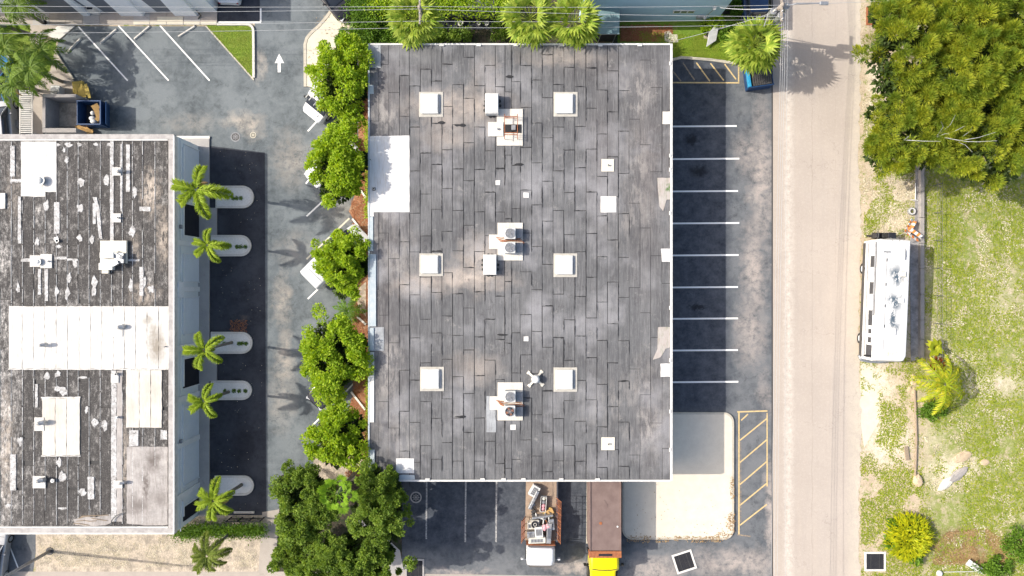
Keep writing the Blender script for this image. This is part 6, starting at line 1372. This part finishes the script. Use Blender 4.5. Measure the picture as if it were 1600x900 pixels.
for x in (31,50):
    for y in (142,207): a = W(x,y,1.17); MB().box((a.x-gc.x,a.y-gc.y,.57),(.08,.08,1.13)).build('gate_post', M['steel'], gt)
# blue dumpster under the fan palm
d2 = dumpster(1189, 118, 8, 'blue dumpster with ribbed black lid tucked under the big fan palm', (1.75,1.5,1.1))
for k in range(9): MB().box((-.62+k*.165,0,1.16),(.13,1.44,.04)).build('lid_rib', M['grey_metal'] if False else M['dark_metal'], d2, bevel=.01)
MB().box((.06,0,1.12),(1.5,1.46,.04)).build('lid', M['black'], d2)
MB().box((-.92,0,1.0),(.22,1.46,.34)).build('side_pocket', M['teal_paint'], d2, bevel=.03)
# wheel stops of the top left lot
for (a,b,c2,d_), lb in (((103,83,126,59),'leftmost concrete wheel stop of the top left lot, by the path'),((156,67,182,45),'second wheel stop from the left in the top left lot'),((209,61,234,40),'third wheel stop from the left in the top left lot'),((278,57,305,40),'rightmost wheel stop of the top left lot, near the grass island')):
    p0, p1 = W(a,b,.1), W(c2,d_,.1); L_ = (p1-p0).length; o = MB(); o.v = [(-L_/2,-.09,0),(L_/2,-.09,0),(L_/2,.09,0),(-L_/2,.09,0),(-L_/2+.04,-.05,.12),(L_/2-.04,-.05,.12),(L_/2-.04,.05,.12),(-L_/2+.04,.05,.12)]
    o.f = [(0,3,2,1),(4,5,6,7),(0,1,5,4),(1,2,6,5),(2,3,7,6),(3,0,4,7)]; q = o.build('wheel_stop', M['kerb_white'], None, ((p0.x+p1.x)/2,(p0.y+p1.y)/2,.005), (0,0,math.atan2(p1.y-p0.y,p1.x-p0.x)), bevel=.01); prop(q, lb, 'wheel stop', 'wheel stops of the top left lot')
# drains, manholes
def drain(px, py, w_, h_, ang, label, frame='walk_white', dark='dark_void', bars=True, z=.016):
    c = W(px, py); s = 1/20; t = empty('storm_drain', (c.x,c.y,z), R(ang), label, 'drain'); w_ *= s; h_ *= s
    for sx in (-1,1): MB().box((sx*(w_/2-.07),0,.02),(.14,h_,.04)).build('frame_bar', M[frame], t)
    for sy in (-1,1): MB().box((0,sy*(h_/2-.07),.02),(w_-.28,.14,.038)).build('frame_bar', M[frame], t)
    MB().box((0,0,.004),(w_-.28,h_-.28,.006)).build('pit', M[dark], t)
    if bars:
        n = int((h_-.3)/.085)
        for k in range(n): MB().box((0,-h_/2+.19+k*.085,.03),(w_-.29,.022,.014)).build('grate_bar', M['dark_metal'], t)
        for sx in (-.2,.2): MB().box((sx*w_,0,.02),(.03,h_-.3,.012)).build('grate_rib', M['dark_metal'], t)
drain(1069, 877.5, 32, 31, 18, 'tilted grated drain with a white frame below the white apron')
drain(1367, 877, 33, 30, 0, 'grated drain at the bottom right edge of the road')
drain(648, 890, 30, 34, 0, 'grated drain at the bottom edge below the rear bays', frame='walk_grey')
drain(1367, 25.5, 28, 28, 0, 'rusty dark drain pit at the top right verge', frame='rust')
def manhole(px, py, r, label, m1, m2, z=.01):
    c = W(px, py); t = empty('manhole_cover', (c.x,c.y,z), 0, label, 'manhole'); MB().ring((0,0,0), r*.78, r, 0,.012,26).build('rim', M[m1], t); MB().cyl((0,0,0), r*.76,.010,26).build('lid', M[m2], t)
    g_ = MB(); [g_.box((0,0,.012),(r*1.3,.03,.006),a*math.pi/4) for a in range(4)]; g_.ring((0,0,.009), r*.4,r*.46,0,.005,20); g_.build('lid_ribs', M[m1], t)
manhole(368, 214, .38, 'round dark manhole cover in the driveway', 'grey_metal', 'dark_metal'); 
manhole(395.5, 211, .24, 'small cream square-ringed cover right of the dark manhole', 'walk_pale', 'dark_metal')
manhole(650, 777, .45, 'round pale bluish patch-like cover in the first rear bay', 'walk_grey', 'lot_bay', z=.014)
# utility poles, wires, lamp poles
def pole(px, py, h, label, r=.16, mat='wood_pole', cat='utility pole', arm=True, at=None):
    c = W(px, py, h); t = empty('utility_pole', (c.x,c.y,0), 0, label, cat); MB().tube([(0,0,0),(0,0,h)], r, 12, r*.75).build('pole_shaft', M[mat], t, smooth=True)
    if arm:
        MB().box((0,.12,h-.35),(.12,.1,.12)).build('bracket', M['steel'], t); MB().box((0,0,h-.3),(.12,2.2,.12)).build('crossarm', M['wood_pole'], t)
        for y in (-.95,-.4,.4,.95): MB().cyl((0,y,h-.24),.05,.18,10,.03).build('insulator', M['lens'], t)
    return t, c
p1, c1 = pole(655, 10, 6.6, 'grey utility pole rising through the left fan palm at the top')
p2, c2 = pole(1224, 6, 6.6, 'utility pole with transformers at the top end of the road', r=.18)
for k, (dx,dy) in enumerate(((.45,.1),(-.42,-.25),(.1,-.52))): MB().cyl((dx,dy,5.2),.24,.8,16).build('transformer', M['steel'], p2, bevel=.03); MB().cyl((dx,dy,6.0),.05,.18,8).build('bushing', M['cream_metal'], p2)
MB().tube([(0,0,5.6),(-.8,-.5,5.9),(-1.0,-1.2,5.7)], .03, 6).build('bracket_arm', M['steel'], p2)
ml = MB(); ml.tube([(0,0,5.9),(1.0,.15,6.3),(2.6,.1,6.45)], .05, 8); ml.build('lamp_arm', M['steel'], p2); MB().box((2.85,.1,6.45),(.6,.26,.12)).build('street_light_head', M['steel'], p2, bevel=.04)
wc = 0
WL = ['long pale wire, %s of those crossing the top of the view', 'cable']
def wire(a, b, sag, r=.013, mat='wire', label='overhead wire'):
    a, b = Vector(a), Vector(b); n = 16; pts = [a.lerp(b, i/n) - Vector((0,0,sag*4*(i/n)*(1-i/n))) for i in range(n+1)]
    o = MB().tube([p-a for p in pts], r, 5).build('overhead_wire', M[mat], None, a); prop(o, label, 'wire', 'overhead wires'); return o
names = ['uppermost','second','third','fourth']
for k, (z, ya, yb, yl) in enumerate(((6.4,10,8,20),(6.4,14,26,25),(5.9,33,30,36),(5.3,43,38,47))):
    A = W(655, ya, z); Bp = W(1222, yb, z); C = W(-260, yl+(-14,-6,2,6)[k], z)
    wire(A, Bp, .25, label=f'{names[k]} overhead wire between the two utility poles at the top')
    wire(A, C, .3, label=f'{names[k]} overhead wire from the left pole toward the top left corner')
wire(W(1222,8,6.3), W(1900,-30,6.3), .4, label='wire leaving the road-side pole to the right'); 
for k, x in enumerate((1202, 1209, 1215, 1238)):
    wire(W(1222+k*3,10,6.2), (W(x,450,6).x, -60, 6.2), .9, .012, label=['leftmost wire running down along the road edge','second wire running down along the road edge','third wire running down along the road edge','rightmost wire running down over the road'][k])
    wire(W(1222+k*3,8,6.2), (W(x,0,6).x+.4, 70, 6.2), .5, .012, label=['leftmost','second','third','rightmost'][k]+' wire leaving the road-side pole toward the top')
wire(W(1222,12,6.1), W(1125,12,3.6), .3, .03, label='thick drooping service cable to the blue building'); wire(W(1222,15,6.0), W(1060,62,4.1), .3, .014, label='service wire from the road-side pole to the corner of the grey roof'); wire(W(1222,17,5.9), W(1119,45,.8), .2, .012, label='guy wire reaching down by the tilted white board')
# street lamp lower left
c = W(78, 861); t = empty('lamp_post', (c.x,c.y,0), 0, 'tall dark lamp post whose foot stands on the lower left dirt verge', 'lamp post')
MB().cyl((0,0,0), .3, .06, 16).build('base_plate', M['dark_metal'], t); MB().tube([(0,0,0),(0,0,8.2)], .13, 12, .08).build('post_shaft', M['grey_metal'], t, smooth=True); MB().tube([(0,0,8.0),(.7,.0,8.3),(1.4,0,8.3)], .05, 8).build('lamp_arm', M['dark_metal'], t); MB().box((1.6,0,8.28),(.6,.28,.12)).build('lamp_head', M['dark_metal'], t, bevel=.04)
line('parking_line', 8, 835, 30, 891, .1, 'white_line', bpy.data.objects['lower_left_asphalt'], .012)
# sign and post at the top left
c = W(71,36); t = empty('short_post', (c.x,c.y,0), 0, 'short leaning post on the tan path at the top left', 'post'); MB().tube([(0,0,0),(-.25,.25,1.9)], .04, 8).build('post_shaft', M['steel'], t); MB().cyl((0,0,0),.2,.1,14).build('base_collar', M['grey_metal'], t)
# things beside the motorhome
c = W(1425,330,.2); t = empty('discarded_tyre', (c.x,c.y,.05), 0, 'dusty tyre lying flat on the strip above the barricades', 'tyre'); MB().ring((0,0,0),.16,.31,0,.2,24).build('tread', M['rubber_grey'], t, bevel=.04); MB().ring((0,0,.2),.18,.25,0,.02,24).build('sidewall_ring', M['white_metal'], t)
for (x,y,a,L_,lb) in ((1422,354,62,1.15,'upper orange and white striped barricade leaning by the strip'),(1427,366,-34,1.25,'lower red and white striped barricade fallen by the strip')):
    c = W(x,y,.6); t = empty('barricade', (c.x,c.y,.05), R(a), lb, 'barricade')
    for j,(yy,zz) in enumerate(((-.16,.5),(.16,.62))):
        for k in range(6): MB().box((-L_/2+(k+.5)*L_/6,yy,zz),(L_/6-.004,.26,.03),0,(.6 if j else -.6,0)).build('stripe_panel', M['orange_paint' if (k+j)%2 else 'white_metal'], t)
    for s in (-1,1):
        for q in (-1,1): MB().tube([(s*L_*.42,q*.35,0),(s*L_*.42,q*.05,.75)], .022, 5).build('leg', M['steel'], t)
q = W(1430,302,.1); o = MB().tube([(.0,.8,.1),(.02,0,.1),(0,-.5,.1)], .045, 8).tube([(-.35,-.5,.1),(.2,-.55,.1)], .04, 8).build('white_pipe', M['white_metal'], None, (q.x,q.y,.02)); prop(o, 'white pipe with an elbow lying on the strip above the tyre', 'pipe')
lw = empty('low_wall', (*W(1441,420)[:2],0), 0, 'low grey concrete wall along the lawn edge beside the motorhome', 'wall'); lq = W(1441,420)
ys = [262,300,340,380,420,460,500,530,560]
for a, b in zip(ys[:-1], ys[1:]):
    p0, p1 = W(1438.5,a+.3,.35), W(1444.5,b-.3,.35); MB().box(((p0.x+p1.x)/2-lq.x,(p0.y+p1.y)/2-lq.y,.17),(p1.x-p0.x,p0.y-p1.y,.34+random.random()*.02)).build('wall_block', M['wall_conc'], lw, bevel=.015)
# wire fence on the lawn side
fc = W(1459,420); f_ = empty('wire_fence', (fc.x,fc.y,0), 0, 'thin dark wire fence standing in the lawn beside the motorhome', 'fence')
for k in range(8): y = W(1459,290+k*43).y-fc.y; MB().tube([(0,y,0),(0,y,1.1)], .025, 6).build('fence_post', M['dark_wire'], f_)
ya, yb = W(1459,285).y-fc.y, W(1459,596).y-fc.y
for z in (.5,.8,1.08): MB().tube([(0,ya,z),(0,yb,z)], .012, 5).build('fence_wire', M['dark_wire'], f_)
# timber, planks, stones
p0 = [W(x,y) for x,y in ((1428,608),(1429.5,640),(1431,690),(1429,742))]; o = MB().tube([(p-p0[0]+Vector((0,0,.09))) for p in p0], .085, 8).build('long_log', M['wood'], None, p0[0]); prop(o, 'long thin grey log lying along the lower right verge', 'log')
q = W(1416,708); o = MB().box((0,0,.06),(.3,1.05,.12),R(7)).build('short_plank', M['wood'], None, (q.x,q.y,.01), bevel=.02); prop(o, 'short thick plank left of the long log', 'plank')
def rock(px, py, rx, ry, h, mat, label, rz=0, seed=0):
    c = W(px,py); r = random.Random(seed); m = MB(); n = 11
    for i in range(4):
        k = (1,.96,.8,.45)[i]; z = (0,.5,.85,1)[i]*h
        for j in range(n): a = 6.283*j/n; m.v.append((rx*k*math.cos(a)*r.uniform(.82,1.12), ry*k*math.sin(a)*r.uniform(.82,1.12), z*r.uniform(.9,1.05)))
    for i in range(3):
        for j in range(n): m.f.append((i*n+j, i*n+(j+1)%n, (i+1)*n+(j+1)%n, (i+1)*n+j))
    m.f.append(tuple(3*n+j for j in range(n))); o = m.build('stone', M[mat], None, (c.x,c.y,.0), (0,0,R(rz))); prop(o, label, 'stone'); return o
rock(1433,750,.36,.5,.3,'stone','tan stone at the lower end of the long log',10,1)
rock(1478,755,.8,.32,.14,'kerb_white','flat pale rock slab lower left of the sandy clearing',-140,2); rock(1496,742,1.0,.34,.16,'wall_conc','grey flat slab joined to the pale rock in the clearing',38,3)
rock(1503,714,.75,.4,.1,'stone','low sandy stone at the top of the clearing',20,4); rock(1538,722,.4,.25,.08,'stone','small sandy stone right of the clearing',0,5)
for k in range(8): rock(1425+random.uniform(-6,8), 590+k*3+random.uniform(-4,4), random.uniform(.12,.3), random.uniform(.1,.25), .12, 'stone', ['topmost','second','third','fourth','fifth','sixth','seventh','lowest'][k] + ' pale rubble stone in the scatter below the concrete strip', k*40, 20+k)['group'] = 'rubble below the strip'
q = W(1522,885,.3); o = MB().box((0,0,0),(1.3,.5,.05),R(-35),(.1,.05)).box((.2,-.25,.06),(1.2,.1,.06),R(-35)).build('white_board', M['white_metal'], None, (q.x,q.y,.3), bevel=.01); prop(o, 'broken white board in the bottom right bushes', 'board')
q = W(1470,897,.2); o = MB().dome((0,0,0),.24,.24,.24,16,6).build('white_bucket_lid', M['white_metal'], None, (q.x,q.y,.02), smooth=True); prop(o, 'round white lid at the bottom edge right of the golden bush', 'lid')
q = W(1500,894,.1); o = MB().tube([(-1.2,0,.08),(1.2,.05,.1)], .03, 6).build('white_rod', M['white_metal'], None, (q.x,q.y,.0)); prop(o, 'thin white rod on the grass at the bottom right', 'rod')
# tilted board and rubble by the blue building
q = W(1115,53,.8); o = MB().prism([(-.35,-.85),(.35,-.35),(.38,.55),(.05,.65),(-.32,.2)], -.03, .03).build('white_board', M['white_metal'], None, (q.x,q.y,.5), (R(20),R(12),0)); prop(o, 'tilted white board by the green bushes right of the big roof', 'board')
slab('concrete_pad', [(1038,50),(1046,48),(1050,54),(1058,54),(1060,66),(1048,68),(1038,64)], 0, .05, 'walk_pale', bevel=.02)
slab('concrete_pad', [(1098,50),(1112,48),(1112,62),(1100,60)], 0, .03, 'dirt', bevel=.02)
# dark fence at the lower end of the left building
fc = W(388,808); f_ = empty('dark_fence', (fc.x,fc.y,0), 0, 'low dark rail fence below the last kerbed island', 'fence')
for k in range(4): MB().box((-1.3+k*.85,0,.55),(.07,.07,1.1)).build('fence_post', M['black'], f_)
for z in (.3,.65,1.05): MB().box((0,0,z),(2.7,.05,.07)).build('fence_rail', M['black'], f_)
MB().cyl((0,0,0),.0,.0,3) if False else None
wl = empty('wheel_stop', (*W(382,800)[:2],.008), 0, 'pale wheel stop lying right above the dark rail fence', 'wheel stop'); MB().box((0,0,.06),(1.6,.16,.12)).build('stop_bar', M['kerb_white'], wl, bevel=.02); MB().box((0,0,.125),(1.2,.05,.012)).build('stop_ridge', M['walk_grey'], wl)
for i in range(5):
    q = [(1180,230),(1295,200),(1271,235),(1225,268),(1320,350)][i]
